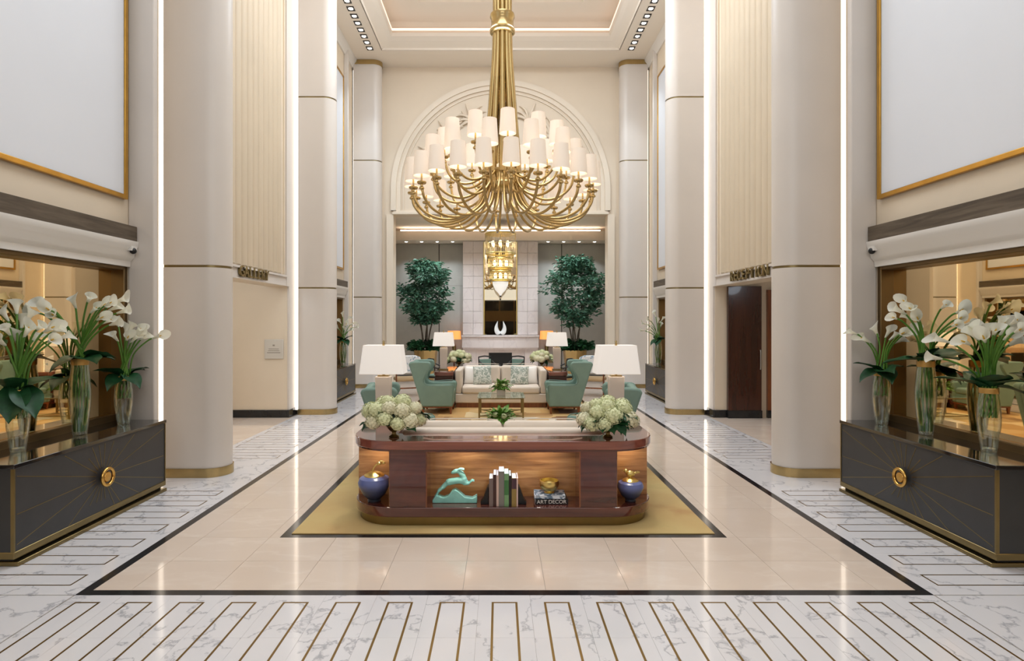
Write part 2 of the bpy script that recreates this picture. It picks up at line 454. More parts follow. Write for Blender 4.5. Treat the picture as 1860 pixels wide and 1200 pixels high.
# ------------------------------------------------------------------ setting: side walls
ZM0, ZM1 = .62, 2.52      # mirror recess
walls = {}
for s in (-1, 1):
    nm = 'wall_left' if s < 0 else 'wall_right'
    m = MB(); a, b = WX, 4.6
    # bay with the near mirror
    m.box(a, b, -3, 7.3, ZM1, ZC).box(a, b, -3, 2.7, 0, ZM1).box(4.37, b, 2.7, 6.5, 0, ZM1).box(a, b, 6.5, 7.3, 0, ZM1)
    # bay over the passage
    m.box(a, b, 7.3, 11.35, 2.57, ZC)
    # far bay
    m.box(a, b, 11.35, 12.45, 0, ZC).box(4.37, b, 12.45, 15.45, 0, ZM1).box(a, b, 12.45, 15.45, ZM1, ZC).box(a, b, 15.45, YE+.3, 0, ZC)
    wl = m.mirror(s).build(nm, M['cream'], smooth=0); wl['kind'] = 'structure'; walls[s] = wl
    # piers that carry the mirrors' ends
    MB().box(3.91, WX, 6.49, 6.57, 0, ZC).mirror(s).build('pier', M['pier'], wl, bevel=.012)
    MB().box(4.085, WX, 15.5, 15.58, 0, ZC).mirror(s).build('pier', M['pier'], wl, bevel=.012)
    # fluted panel: each rib its own piece
    y = 7.62
    while y < 11.05:
        mm = MB(); pts = [(WX, y), (WX-.012, y+.012), (WX-.026, y+.05), (WX-.032, y+.1), (WX-.026, y+.15), (WX-.012, y+.188), (WX, y+.2)]
        mm.prism([(p[0], p[1]) for p in pts], 2.8, ZC-.22).mirror(s).build('flute', M['flute'], wl, smooth=60)
        y += .215
    MB().box(WX-.03, WX, 11.13, 11.17, 2.8, ZC-.22).mirror(s).build('edge_strip', M['cream'], wl)
    MB().box(WX-.035, WX, 11.24, 11.75, 2.57, ZC-.22).box(WX-.035, WX, 11.37, 11.75, 0, 2.57).mirror(s).build('edge_pilaster', M['pier'], wl)
    # lintel above the passage
    MB().box(WX-.05, WX, 7.3, 11.235, 2.57, 2.585).box(WX-.03, WX, 7.3, 11.235, 2.585, 2.74).box(WX-.06, WX, 7.3, 11.235, 2.74, 2.775).mirror(s).build('lintel', M['pier'], wl)
    # crown moulding
    MB().prism([(WX, ZC-.22), (WX-.04, ZC-.22), (WX-.06, ZC-.16), (WX-.14, ZC-.06), (WX-.15, ZC), (WX, ZC)], -16.8, 3, 'y').mirror(s).build('crown_moulding', M['white'], wl)
    # cornice below the dark band, near and far bay
    for ya, yb in ((2.2, 6.485), (12.3, 15.49)):
        MB().prism([(WX, 2.5), (WX-.03, 2.5), (WX-.035, 2.56), (WX-.075, 2.6), (WX-.085, 2.68), (WX-.12, 2.72), (WX-.125, 2.78), (WX, 2.78)], -yb, -ya, 'y').mirror(s).build('cornice', M['white'], wl)
        MB().box(WX-.11, WX, ya, yb-.01, 2.78, 2.945).mirror(s).build('dark_band', M['bandwood'], wl)
    # vertical light slots between wall and columns
for i, (y0, zt) in enumerate(((7.0, ZC), (11.68, ZC), (16.3, 9.0))):
    for s in (-1, 1):
        xe = 4.10 if i < 2 else 4.15
        led = MB().box(xe+.004, WX-.042, y0+.0, y0+.02, .1 if i else .0, zt-.05).mirror(s)
        o = led.build('light_strip', M['led'])
        tag(o, 'vertical warm white light strip behind the %s column on the %s sign side' % (('nearest', 'middle', 'farthest')[i], SIDE[s]), 'light strip', 'light strips beside the columns')

# passage behind each side wall
for s in (-1, 1):
    p = MB()
    p.box(4.6, 6.6, 11.35, 11.6, 0, 2.9)
    p.box(4.6, 6.6, 7.05, 7.3, 0, 2.9).box(6.6, 6.8, 7.05, 11.6, 0, 2.9).box(4.55, 6.8, 7.05, 11.6, 2.9, 3.0)
    o = p.mirror(s).build('wall_passage_left' if s < 0 else 'wall_passage_right', M['cream'], smooth=0); o['kind'] = 'structure'
    b = MB().box(4.2-.0, 5.9 if s < 0 else 4.42, 11.325, 11.35, 0, .15).box(WX-.05, WX, 11.325, 11.78, 0, .15)
    o = b.mirror(s).build('baseboard_left' if s < 0 else 'baseboard_right', M['black'], bevel=.006); o['kind'] = 'structure'
lamp('passage_light', 'POINT', (-5.2, 9.2, 2.7), 34, WARM, .2)
lamp('passage_light', 'POINT', (5.4, 9.0, 2.7), 7, WARM, .2)
d = MB().box(4.42, 5.07, 11.26, 11.34, .15, 2.57).build('door_1', M['doorwood'], bevel=.004); d['kind'] = 'structure'
MB().box(4.42, 5.08, 11.25, 11.34, 0, .15).build('kick_plate', M['black'], d)
MB().tube([(5.035, 11.235, .95), (5.035, 11.225, 1.0), (5.035, 11.225, 1.28), (5.035, 11.235, 1.33)], .012).build('handle', M['steel'], d)
d2 = MB().box(5.2, 6.55, 11.28, 11.345, .15, 2.5).build('door_2', M['legwood']); d2['kind'] = 'structure'
MB().box(5.2, 6.55, 11.27, 11.345, 0, .15).build('kick_plate', M['black'], d2)

# ------------------------------------------------------------------ columns
def column(i, y0, s):
    xe = 4.10 if i < 2 else 4.15
    def poly(g):
        r = .225+g; cy = y0+.225
        return [(xe, y0-g), (3.61, y0-g)]+[(3.61-r*math.sin(math.radians(a)), cy-r*math.cos(math.radians(a))) for a in range(10, 180, 10)]+[(3.61, y0+.45+g), (xe, y0+.45+g)]
    root = thing('column', 'cream round-ended column with brass base, %s of three on the %s sign side' % (('nearest', 'middle', 'farthest')[i], SIDE[s]), 'column', group='columns along the hall')
    root['kind'] = 'structure'
    for za, zb in ((.11, 2.545), (2.575, 6.4), (6.43, 9.12)):
        MB().prism(poly(0), za, zb).mirror(s).build('drum', M['pier'], root, smooth=30)
    MB().prism(poly(-.012), .05, 9.2).mirror(s).build('core', M['brassdk'], root, smooth=30)
    MB().prism(poly(.014), 0, .11).mirror(s).build('base_ring', M['brass'], root, smooth=30)
    MB().prism(poly(.014), 9.12, ZC).mirror(s).build('top_ring', M['brass'], root, smooth=30)
for i, y0 in enumerate((7.0, 11.68, 16.3)):
    for s in (-1, 1): column(i, y0, s)

# ------------------------------------------------------------------ end wall with arch
m = MB()
m.box(-4.6, -3.1, YE, YE+.35, 0, ZC).box(3.1, 4.6, YE, YE+.35, 0, ZC).box(-3.1, 3.1, YE, YE+.35, 4.97, ZC)
ew = m.build('wall_back', M['endwall'], smooth=0); ew['kind'] = 'structure'
AZ = 5.69
def ring(r0, r1, y0, y1, zb, name, mt):
    outer = [(r1, zb)]+arc(0, AZ, r1, 0, 180, 48)+[(-r1, zb)]
    inner = [(r0, zb)]+arc(0, AZ, r0, 0, 180, 48)+[(-r0, zb)]
    n = len(outer); vs = []
    for y in (y0, y1):
        vs += [(p[0], y, p[1]) for p in outer]+[(p[0], y, p[1]) for p in inner]
    fs = []
    for i in range(n-1):
        fs += [(i, i+1, n+i+1, n+i), (2*n+i+1, 2*n+i, 3*n+i, 3*n+i+1), (i+1, i, 2*n+i, 2*n+i+1), (n+i, n+i+1, 3*n+i+1, 3*n+i)]
    MB().add(vs, [f[::-1] for f in fs]).build(name, mt, ew, smooth=35)
ring(3.02, 3.17, YE-.1, YE, 5.08, 'arch_moulding', M['arch'])
ring(2.9, 3.02, YE-.05, YE, 5.08, 'arch_moulding', M['arch'])
ring(2.8, 2.83, YE-.04, YE, 5.08, 'arch_bead', M['arch'])
MB().box(-3.12, 3.12, YE-.12, YE, 4.97, 5.03).box(-3.1, 3.1, YE-.07, YE, 5.03, 5.08).build('arch_sill', M['arch'], ew)
MB().box(-3.5, -3.42, YE-.05, YE, 0, ZC-.3).box(-3.3, -3.1, YE-.08, YE, 0, 4.97).mirror(1).build('jamb_moulding', M['arch'], ew)
MB().box(-3.5, -3.42, YE-.05, YE, 0, ZC-.3).box(-3.3, -3.1, YE-.08, YE, 0, 4.97).mirror(-1).build('jamb_moulding', M['arch'], ew)
# carved leaf relief in the lunette
def relief_leaf(c, ang, L, curl, wd):
    pts = []
    for i in range(9):
        t = i/8; a = ang+curl*t*t
        pts.append((c[0]+L*t*math.cos(a), YE-.03-.05*math.sin(PI*t), c[1]+L*t*math.sin(a)))
    rs = [max(.006, wd*math.sin(PI*(.12+.82*i/8))) for i in range(9)]
    return pts, rs
for kk, th in enumerate((28, 48, 68, 112, 132, 152)):
    a = math.radians(th); mb = MB()
    c = (2.12*math.cos(a), AZ+2.12*math.sin(a))
    for j in range(-3, 4):
        pts, rs = relief_leaf(c, a+j*.4, .58-.05*abs(j), .5*(1 if j > 0 else -1 if j < 0 else 0), .05)
        mb.tube(pts, rs, 6, flat=.8)
    mb.ball((c[0], YE-.02, c[1]), .09, .05, .09, 10, 6)
    mb.build('relief_acanthus', M['endwall'], ew)
for kk, th in enumerate((16, 38, 58, 90, 122, 142, 164)):
    a = math.radians(th); mb = MB(); c = (2.45*math.cos(a), AZ+2.45*math.sin(a))
    pts = [(c[0]+.28*t*math.cos(a+5*t), YE-.02, c[1]+.28*t*math.sin(a+5*t)) for t in [i/14 for i in range(15)]]
    mb.tube(pts, .034, 6); mb.build('relief_scroll', M['endwall'], ew)

# ------------------------------------------------------------------ ceiling
m = MB(); H = 3.25; cy0, cy1 = -1.0, 15.76
m.box(-4.6, -H, -3, YE+.3, ZC, ZC+.15).box(H, 4.6, -3, YE+.3, ZC, ZC+.15).box(-H, H, cy1, YE+.3, ZC, ZC+.15).box(-H, H, -3, cy0, ZC, ZC+.15)
ce = m.build('ceiling', M['ceil'], smooth=0); ce['kind'] = 'structure'
def hopper(x0, y0, y1, z0, x1, d, z1):
    a = [(-x0, y0, z0), (x0, y0, z0), (x0, y1, z0), (-x0, y1, z0)]
    b = [(-x1, y0+d, z1), (x1, y0+d, z1), (x1, y1-d, z1), (-x1, y1-d, z1)]
    return a+b, [(0, 1, 5, 4), (1, 2, 6, 5), (2, 3, 7, 6), (3, 0, 4, 7)]
cv = MB(); prev = (H-.03, cy0, cy1-.03, ZC)
steps = [(3.22, .0, 9.25), (3.2, .0, 9.31), (3.12, .08, 9.36), (3.02, .17, 9.42), (2.93, .26, 9.5), (2.88, .31, 9.57)]
for (xa, da, za), (xb, db, zb) in zip(steps[:-1], steps[1:]):
    v, f = hopper(xa, cy0+da, cy1-.03-da, za, xb, db-da, zb); cv.add(v, f)
cv.build('cove', M['ceil'], ce, smooth=60)
# raised panel with a set back light slot
MB().add(*hopper(2.88, cy0+.31, cy1-.34, 9.57, 2.96, -.08, 9.58)).add(*hopper(2.96, cy0+.23, cy1-.26, 9.58, 2.96, 0, 9.9)).build('cove_riser', M['ceil'], ce)
MB().box(-2.97, 2.97, cy0, cy1-.2, 9.9, 9.95).build('coffer_panel', M['ceil'], ce)
MB().box(-2.9, 2.9, 15.36, 15.375, 9.6, 9.66).box(-2.9, -2.885, cy0+.4, 15.36, 9.6, 9.66).box(2.885, 2.9, cy0+.4, 15.36, 9.6, 9.66).build('cove_light', M['ledpeach'], ce)
fm = MB()
for (x0, x1, ya, yb) in ((-2.2, 2.2, 14.4, 14.55), (-2.2, -2.05, 0, 14.4), (2.05, 2.2, 0, 14.4)): fm.box(x0, x1, ya, yb, 9.82, 9.9)
fm.build('coffer_moulding', M['ceil'], ce)
# recessed spotlights
first = None
for s in (-1, 1):
    for k in range(8):
        y = 15.62-.331*k
        lab = 'square ceiling spotlight, %s in the row, %s sign side' % (('closest to the end wall', 'second from the end wall', 'third from the end wall', 'fourth from the end wall', 'fifth from the end wall', 'sixth from the end wall', 'seventh from the end wall', 'farthest from the end wall')[k], SIDE[s])
        t = thing('recessed_spotlight', lab, 'spotlight', (s*3.535, y, ZC), 0, 'recessed ceiling spotlights')
        MB().box(-.085, .085, -.1, -.055, -.012, 0).box(-.085, .085, .055, .1, -.012, 0).box(-.085, -.055, -.055, .055, -.012, 0).box(.055, .085, -.055, .055, -.012, 0).build('housing', M['blackmat'], t)
        MB().lathe([(.054, -.008), (.04, -.016), (.012, -.02)], 14, cap0=False).build('lens', M['lens'], t)

# ------------------------------------------------------------------ alcove behind the arch
m = MB()
m.box(-4.4, -4.2, YE+.35, 20.0, 0, 5.1).box(4.2, 4.4, YE+.35, 20.0, 0, 5.1).box(-4.4, 4.4, 20.03, 20.3, 0, 5.1)
aw = m.build('wall_alcove', M['cream'], smooth=0); aw['kind'] = 'structure'
m = MB().box(-4.2, 4.2, YE+.35, 19.1, 4.97, 5.1).box(-4.2, 4.2, 19.1, 19.2, 4.55, 4.86).box(-4.2, 4.2, 19.2, 20.03, 4.55, 4.65)
ac = m.build('ceiling_alcove', M['ceil'], smooth=0); ac['kind'] = 'structure'
MB().box(-3.3, 3.3, 19.11, 19.19, 4.865, 4.89).build('cove_light', M['ledwarm'], ac)
MB().box(-4.2, 4.2, 19.32, 20.03, 4.97, 5.1).build('cove_top', M['ceil'], ac)
for s in (-1, 1):
    for x, w_ in ((1.6, 'nearest the chimney'), (2.12, 'second from the chimney'), (2.64, 'third from the chimney'), (3.16, 'farthest from the chimney')):
        t = thing('downlight', 'round downlight above the grey panels, %s, %s sign side' % (w_, SIDE[s]), 'downlight', (s*x, 19.42, 4.55), 0, 'alcove downlights, %s sign side' % SIDE[s])
        MB().lathe([(.075, 0), (.075, -.01), (.055, -.01), (.05, 0)], 16, cap0=False, cap1=False).build('trim_ring', M['white'], t)
        MB().lathe([(.05, -.006), (.03, -.02), (.005, -.024)], 14, cap0=False).build('lens', M['lens'], t)
    t = thing('downlight', 'round recessed downlight in the alcove ceiling on the %s sign side' % SIDE[s], 'downlight', (s*2.1, 17.7, 4.97), 0)
    MB().lathe([(.1, 0), (.1, -.012), (.075, -.012), (.07, 0)], 16, cap0=False, cap1=False).build('trim_ring', M['white'], t)
    MB().lathe([(.07, -.006), (.04, -.026), (.005, -.03)], 14, cap0=False).build('lens', M['lens'], t)
    # grey fabric wall panels with dark joints
    MB().box(1.28, 4.2, 20.0, 20.03, 0, 4.55).mirror(s).build('panel_backing', M['darkgap'], aw)
    for xa, xb in ((1.29, 2.1), (2.13, 4.18)):
        for za, zb in ((.02, 3.1), (3.106, 4.54)):
            MB().box(xa, xb, 19.97, 20.0, za, zb).mirror(s).build('fabric_panel', M['gray'], aw)

# fireplace
fp = thing('fireplace', 'pale veined marble fireplace with a tall chimney breast in the alcove', 'fireplace', (0, 19.3, 0))
MB().box(-1.24, 1.24, .05, .68, .0, 4.55).build('breast', M['fpmarble'], fp)
for s in (-1, 1):
    for i in range(8):
        za = 1.43+i*.39; zb = min(za+.384, 4.54)
        for xa, xb in ((.57, .9), (.906, 1.25)):
            MB().box(xa, xb, 0.0, .06, za, zb).mirror(s).build('marble_panel', M['fpmarble'], fp, bevel=.004)
    MB().box(.39, .8, 0, .06, 0, .95).mirror(s).build('marble_panel', M['fpmarble'], fp, bevel=.004)
    MB().box(.806, 1.25, 0, .06, 0, .95).mirror(s).build('marble_panel', M['fpmarble'], fp, bevel=.004)
MB().box(-.385, .385, 0, .06, .83, .95).build('marble_panel', M['fpmarble'], fp, bevel=.004)
MB().box(-.385, .385, .02, .05, 0, .83).build('firebox', M['blackmat'], fp)
def bow(y, z0, z1, ext):
    pts = [(-1.27-ext, .05)]+[(-1.27-ext+(2.54+2*ext)*i/20, y-.16*(1-(2*i/20-1)**2)) for i in range(21)]+[(1.27+ext, .05)]
    return MB().prism(pts, z0, z1)
bow(-.08, 1.0, 1.36, 0).build('mantel', M['fpmarble'], fp, smooth=30)
bow(-.12, 1.36, 1.42, .02).build('mantel_shelf', M['fpmarble'], fp, smooth=30)
bow(-.05, .95, 1.0, -.02).build('mantel_base', M['fpmarble'], fp, smooth=30)
mr = thing('mantel_mirror', 'tall smoked mirror set in the chimney breast above the mantel', 'mirror', (0, 19.3, 1.43))
MB().box(-.53, .53, .01, .03, 0, 3.1).build('mirror_glass', M['mirrordk'], mr)
MB().box(-.56, -.53, -.02, .05, 0, 3.1).box(.53, .56, -.02, .05, 0, 3.1).build('frame', M['goldleaf'], mr)
v = thing('sculpture', 'white double-petal porcelain sculpture on the mantel before the mirror', 'sculpture', (0, 19.14, 1.42))
for s in (-1, 1):
    pts = bez([(.01*s, 0, .05), (.1*s, 0, .1), (.135*s, 0, .25), (.09*s, 0, .46)], 6)
    MB().tube(pts, [max(.012, .098*math.sin(PI*(.25+.73*i/(len(pts)-1)))) for i in range(len(pts))], 12, flat=.6).build('petal', M['porcelain'], v)
MB().lathe([(.09, 0), (.09, .02), (.03, .035), (.035, .08)], 18).build('foot', M['blackmat'], v)

# entrance wall behind the photographer (seen in the smoked mirror)
fw = MB().box(-4.6, 4.6, -3.3, -3.0, 0, ZC+.8).build('wall_front', M['cream'], smooth=0); fw['kind'] = 'structure'
dw = MB().box(-2.2, 2.2, -3.0, -2.96, 0, 5.3).build('door_3', M['bronze']); dw['kind'] = 'structure'
for i in range(4):
    MB().box(-2.1+i*1.06, -1.12+i*1.06, -2.965, -2.95, .1, 1.85).build('pane', M['darkglass'], dw)
    MB().box(-2.1+i*1.06, -1.12+i*1.06, -2.965, -2.95, 2.6, 3.4).build('pane', M['darkglass'], dw)
    MB().box(-2.1+i*1.06, -1.12+i*1.06, -2.965, -2.95, 3.55, 5.2).build('pane', M['darkglass'], dw)

# ------------------------------------------------------------------ wall panels, mirrors
def wall_picture(s, ya, yb, far):
    t = thing('wall_panel', ('tall pale grey panel in a thin gilt frame, %s one on the %s sign side wall' % ('far' if far else 'near', SIDE[s])), 'wall panel', group='gilt framed wall panels')
    z0, z1 = 3.24, 8.38
    MB().box(WX-.03, WX, ya+.05, yb-.05, z0+.05, z1-.05).mirror(s).build('panel', M['panel'], t)
    MB().box(WX-.05, WX, ya, ya+.05, z0, z1).box(WX-.05, WX, yb-.05, yb, z0, z1).box(WX-.05, WX, ya+.05, yb-.05, z0, z0+.05).box(WX-.05, WX, ya+.05, yb-.05, z1-.05, z1).mirror(s).build('frame', M['gold'], t, bevel=.006)
def wall_mirror(s, ya, yb, far):
    t = thing('wall_mirror', 'wide bronze-tinted mirror in a recess above the %s charcoal sideboard, %s sign side' % ('far' if far else 'near', SIDE[s]), 'mirror', group='bronze mirrors on the side walls')
    MB().box(4.355, 4.37, ya+.06, yb-.06, .8, ZM1-.06).mirror(s).build('mirror_glass', M['mirror'], t)
    MB().box(WX+.01, 4.37, ya, ya+.06, .62, ZM1).box(WX+.01, 4.37, yb-.06, yb, .62, ZM1).box(WX+.01, 4.37, ya+.06, yb-.06, ZM1-.06, ZM1).box(4.3, 4.37, ya+.06, yb-.06, .62, .86).mirror(s).build('frame', M['bronze'], t, bevel=.008)
for s in (-1, 1):
    wall_picture(s, 2.6, 6.42, False); wall_picture(s, 12.5, 15.35, True)
    wall_mirror(s, 2.7, 6.5, False); wall_mirror(s, 12.45, 15.45, True)
    t = thing('ceiling_sensor', 'small black camera on the white cornice above the near mirror, %s sign side' % SIDE[s], 'security camera', (s*4.085, 6.4, 2.67))
    MB().ball((0, 0, 0), .035, .035, .035).build('dome', M['blackmat'], t); MB().box(-.012, .035*1.0, -.05, .05, .0, .05).mirror(s).build('bracket', M['white'], t)

# signs
def text_mesh(cu, parent):
    f = bpy.data.objects.new('tmp_text', cu); col.objects.link(f)
    dg = bpy.context.evaluated_depsgraph_get(); dg.update()
    me = bpy.data.meshes.new_from_object(f.evaluated_get(dg)); me.name = cu.name
    nm = cu.name.split('.')[0]
    bpy.data.objects.remove(f); bpy.data.curves.remove(cu)
    o = bpy.data.objects.new(nm, me); col.objects.link(o); o.parent = parent
    return o
def sign(text, s, y_start, pitch, label):
    t = thing('wall_sign', label, 'sign', (s*(WX-.035), 0, 2.61))
    for i, ch in enumerate(text):
        cu = bpy.data.curves.new('letter', 'FONT'); cu.body = ch; cu.size = .245; cu.extrude = .018; cu.bevel_depth = .003; cu.align_x = 'CENTER'
        cu.materials.append(M['brassdk'])
        o = text_mesh(cu, t)
        y = y_start+i*pitch*(-s)
        o.matrix_local = Matrix(((0, 0, -s, -s*.022), (-s, 0, 0, y), (0, 1, 0, 0), (0, 0, 0, 1)))
sign('GALLERY', -1, 9.22, .165, 'brass letters reading GALLERY above the passage with the wall plaque')
sign('RECEPTION', 1, 10.38, .165, 'brass letters reading RECEPTION above the passage with the dark door')
t = thing('wall_plaque', 'small pale square plaque with engraved lines on the passage wall', 'plaque', (-4.45, 11.35, 1.34))
MB().box(-.185, .185, -.03, 0, -.19, .19).build('plate', M['plaque'], t, bevel=.008)
MB().box(-.1, .1, -.032, -.03, .0, .012).box(-.11, .11, -.032, -.03, -.035, -.023).box(-.13, .13, -.032, -.03, -.075, -.06).box(-.02, .02, -.032, -.03, .06, .09).build('engraving', M['plaqueline'], t)

# ------------------------------------------------------------------ carpet
rg = MB().box(-RI+.003, RI-.003, 0, RY1-RY0-.16, 0, .008).build('area_rug', M['rug']); rg.location = (0, RY0+.08, 0)
tag(rg, 'gold and tan patterned carpet inside the inner black stone outline', 'rug')
RZ = .008

# ------------------------------------------------------------------ charcoal sideboards
def sideboard():
    t = thing('sideboard', '', 'sideboard')
    # local: front faces +X at x=0, body runs to x=-.56, y -1.01..1.01
    MB().box(-.54, 0, -1.01, 1.01, .1, .755).build('body', M['leather'], t, bevel=.004)
    MB().box(-.56, .012, -1.02, 1.02, .755, .79).build('top', M['topblack'], t, bevel=.004)
    MB().box(-.02, .006, -1.014, -1.0, .1, .755).box(-.02, .006, 1.0, 1.014, .1, .755).build('corner_strip', M['brassdk'], t)
    MB().box(-.54, .008, -1.016, 1.016, .058, .112).build('lower_rail', M['brassdk'], t, bevel=.006)
    MB().box(-.52, -.03, -.98, .98, .034, .06).build('recess', M['blackmat'], t)
    MB().box(-.54, .03, -1.0, 1.0, 0, .034).build('plinth', M['brassdk'], t, bevel=.006)
    rays = MB(); rr = random.Random(3)
    n = 22
    for k in range(n):
        a = 2*PI*(k+rr.uniform(-.2, .2))/n
        ca, sa = math.cos(a), math.sin(a)
        L = min(.98/max(abs(ca), 1e-3), .31/max(abs(sa), 1e-3))
        L *= 1 if rr.random() < .75 else .7
        c = (0, .425)
        nx, nz = -sa*.003, ca*.003
        p0 = (c[0]+ca*.1, c[1]+sa*.1); p1 = (c[0]+ca*L, c[1]+sa*L)
        rays.add([(.0015, p0[0]-nx, p0[1]-nz), (.0015, p1[0]-nx, p1[1]-nz), (.0015, p1[0]+nx, p1[1]+nz), (.0015, p0[0]+nx, p0[1]+nz),
                  (-.002, p0[0]-nx, p0[1]-nz), (-.002, p1[0]-nx, p1[1]-nz), (-.002, p1[0]+nx, p1[1]+nz), (-.002, p0[0]+nx, p0[1]+nz)],
                 [(0, 1, 2, 3), (0, 4, 5, 1), (3, 2, 6, 7), (1, 5, 6, 2), (0, 3, 7, 4)])
    rays.build('sunburst_inlay', M['brassdk'], t, smooth=0)
    h = MB().torus(.078, .016, (.045, 0, .425), 'x').build('ring_handle', M['ring'], t)
    MB().lathe([(.05, 0), (.05, .012), (.044, .02), (.0, .022)], 24, cap1=False).build('knob', M['ring'], h).matrix_local = Matrix.Translation((.028, 0, .425)) @ Matrix.Rotation(PI/2, 4, 'Y')
    MB().lathe([(.02, 0), (.02, .04)], 16).build('shank', M['brassdk'], h).matrix_local = Matrix.Translation((0, 0, .425)) @ Matrix.Rotation(PI/2, 4, 'Y')
    return t
sb = sideboard(); sb.location = (-3.78, 5.47, 0); sb['label'] = 'charcoal sideboard with brass sunburst and ring handle, near one, GALLERY sign side'
sb['group'] = 'charcoal sideboards'
dup(sb, (3.78, 5.45, 0), PI, 'charcoal sideboard with brass sunburst and ring handle, near one, RECEPTION sign side')
dup(sb, (-3.78, 14.02, 0), 0, 'charcoal sideboard half hidden behind the middle column, GALLERY sign side')
dup(sb, (3.78, 14.08, 0), PI, 'charcoal sideboard half hidden behind the middle column, RECEPTION sign side')

# ------------------------------------------------------------------ calla lilies in glass vases
def spathe_mesh():
    m = MB(); n, k = 14, 8; vs = []
    for j in range(k+1):
        v = j/k
        for i in range(n):
            u = 2*PI*i/n
            tip = ((1+math.cos(u))/2)
            r = .009+.021*v+.035*max(0, v-.55)**1.6*2.2*(1+.35*tip)
            z = .135*v+.05*tip**2.5*max(0, v-.5)*2-.012*(1-tip)*max(0, v-.7)*3
            x = r*math.cos(u)+.012*max(0, v-.6)*2.5*tip; y = r*math.sin(u)
            vs.append((x, y, z))
    fs = []
    for j in range(k):
        for i in range(n):
            i2 = (i+1) % n; fs.append((j*n+i, j*n+i2, (j+1)*n+i2, (j+1)*n+i))
    m.add(vs, fs); return m.mesh('spathe', M['calla'], 80)
SPATHE = spathe_mesh()
SPADIX = MB().tube([(0, 0, .03), (0, 0, .06), (.003, 0, .1), (.005, 0, .115)], [.005, .007, .006, .002], 7).mesh('spadix', M['callabase'])
def leaf_mesh(L, W, fold, droop, notch=0):
    m = MB(); n = 10; vs = []; fs = []
    for i in range(n+1):
        t = i/n; wv = W*math.sin(PI*min(1, .06+t*.94)**.75)*(1 if t < .97 else .4)
        x = L*t; z = -droop*t*t
        for q in (-1, -.5, 0, .5, 1):
            vs.append((x-(.12*L*abs(q) if t < .15 else 0), wv*q, z+fold*abs(q)*wv+.01*math.sin(9*t)*abs(q)))
    for i in range(n):
        for q in range(4): fs.append((i*5+q, (i+1)*5+q, (i+1)*5+q+1, i*5+q+1))
    m.add(vs, fs); return m.mesh('leaf', M['leaf'], 80)
BIGLEAF = leaf_mesh(.34, .12, .25, .08); MIDLEAF = leaf_mesh(.24, .1, .3, .1)
def vase_prof(h, r):
    return [(r*.62, 0), (r*.66, .012), (r*.8, h*.18), (r*.97, h*.42), (r, h*.56), (r*.93, h*.74), (r*.8, h*.9), (r*.78, h)]
def point(px, py, Y): return Vector((CX+(px-VX)*Y/F, Y, EYE-(py-VY)*Y/F))
def calla_vase(label, loc, h, r, flowers, leaves, stems_full, s, group='calla lily vases'):
    t = thing('calla_vase', label, 'vase of flowers', loc, 0, group)
    pr = vase_prof(h, r); inner = [(max(.004, a-.006), z if i else .03) for i, (a, z) in enumerate(pr)]
    MB().lathe(pr+inner[::-1], 28, cap1=True).build('glass_vase', M['glass'], t)
    MB().lathe([(r*.8, h*.925), (r*.82, h*.94), (r*.82, h*1.0), (r*.8, h*1.012)], 24, cap0=False, cap1=False).build('gold_band', M['ribbon'], t)
    O = Vector(loc); rr = random.Random(int(abs(loc[1]*1000))+int(s))
    for i, (px, py) in enumerate(flowers):
        Y = loc[1]+rr.uniform(-.12, .12)
        P = point(px, py, Y)
        if abs(P.x) > 4.24:
            xw = s*(4.1+rr.uniform(-.1, .08)); Y = (xw-CX)*F/(px-VX); P = point(px, py, Y)
        if abs(P.x) > 3.98 and P.y > 6.3 and loc[1] < 8: P.y = 6.3
        e = P-O
        a = 2*PI*i/len(flowers)+.4; q = r*.45
        z0 = .04 if stems_full else h*.55
        horiz = Vector((e.x, e.y, 0)); hd = horiz.length
        qb = r*(.5 if stems_full else .62); bm = Vector((r*.78*math.cos(a+.5), r*.78*math.sin(a+.5), z0+(h-z0)*.5)); b0 = Vector((qb*math.cos(a), qb*math.sin(a), z0)); b1 = Vector((q*1.2*math.cos(a+.9)+horiz.x*.02, q*1.2*math.sin(a+.9)+horiz.y*.02, h))
        m1 = Vector((horiz.x*.3, horiz.y*.3, h+(e.z-h)*.55)); m2 = Vector((horiz.x*.72, horiz.y*.72, h+(e.z-h)*.9))
        if e.z < h+.18: m1.z = h+.16; m2.z = h+.2
        end = e
        crv = bez([b0, bm, b1, m1, m2, end], 5)
        d = (crv[-1]-crv[-3]).normalized()
        if rr.random() < .3: d = (d+Vector((-s*.35, -.45, .1))).normalized()
        fl = put(SPATHE, 'flower', t, end-d*.05, (d.to_track_quat('Z', 'X') @ Euler((0, 0, rr.uniform(0, 6.28))).to_quaternion()).to_euler(), (.92+rr.uniform(-.12, .12),)*3)
        put(SPADIX, 'spadix', fl)
        st = MB().tube(crv[:-1]+[end-d*.045], [.0085]*len(crv), 6).build('stem', M['stem'], t)
    leaves = list(leaves)+[(rr.uniform(0, 6.28), rr.uniform(-.5, .5), rr.uniform(-.9, -.3), 0) for _ in range(3)]
    for (ax, ay, tilt, big) in leaves:
        lf = put(BIGLEAF if big else MIDLEAF, 'leaf', t, (math.cos(ax)*r*.4, math.sin(ax)*r*.4, h+.01), Euler((ay, tilt, ax)))
    return t
ZT = .791
L2 = [(135, 552), (161, 545), (170, 563), (186, 556), (197, 552), (206, 560), (216, 546), (221, 566), (182, 578), (192, 584), (207, 588), (97, 572), (88, 562), (62, 566), (108, 590), (80, 553)]
L3 = [(213, 588), (210, 614), (229, 604), (238, 598), (249, 602), (257, 608), (263, 613), (243, 616), (231, 615), (284, 612)]
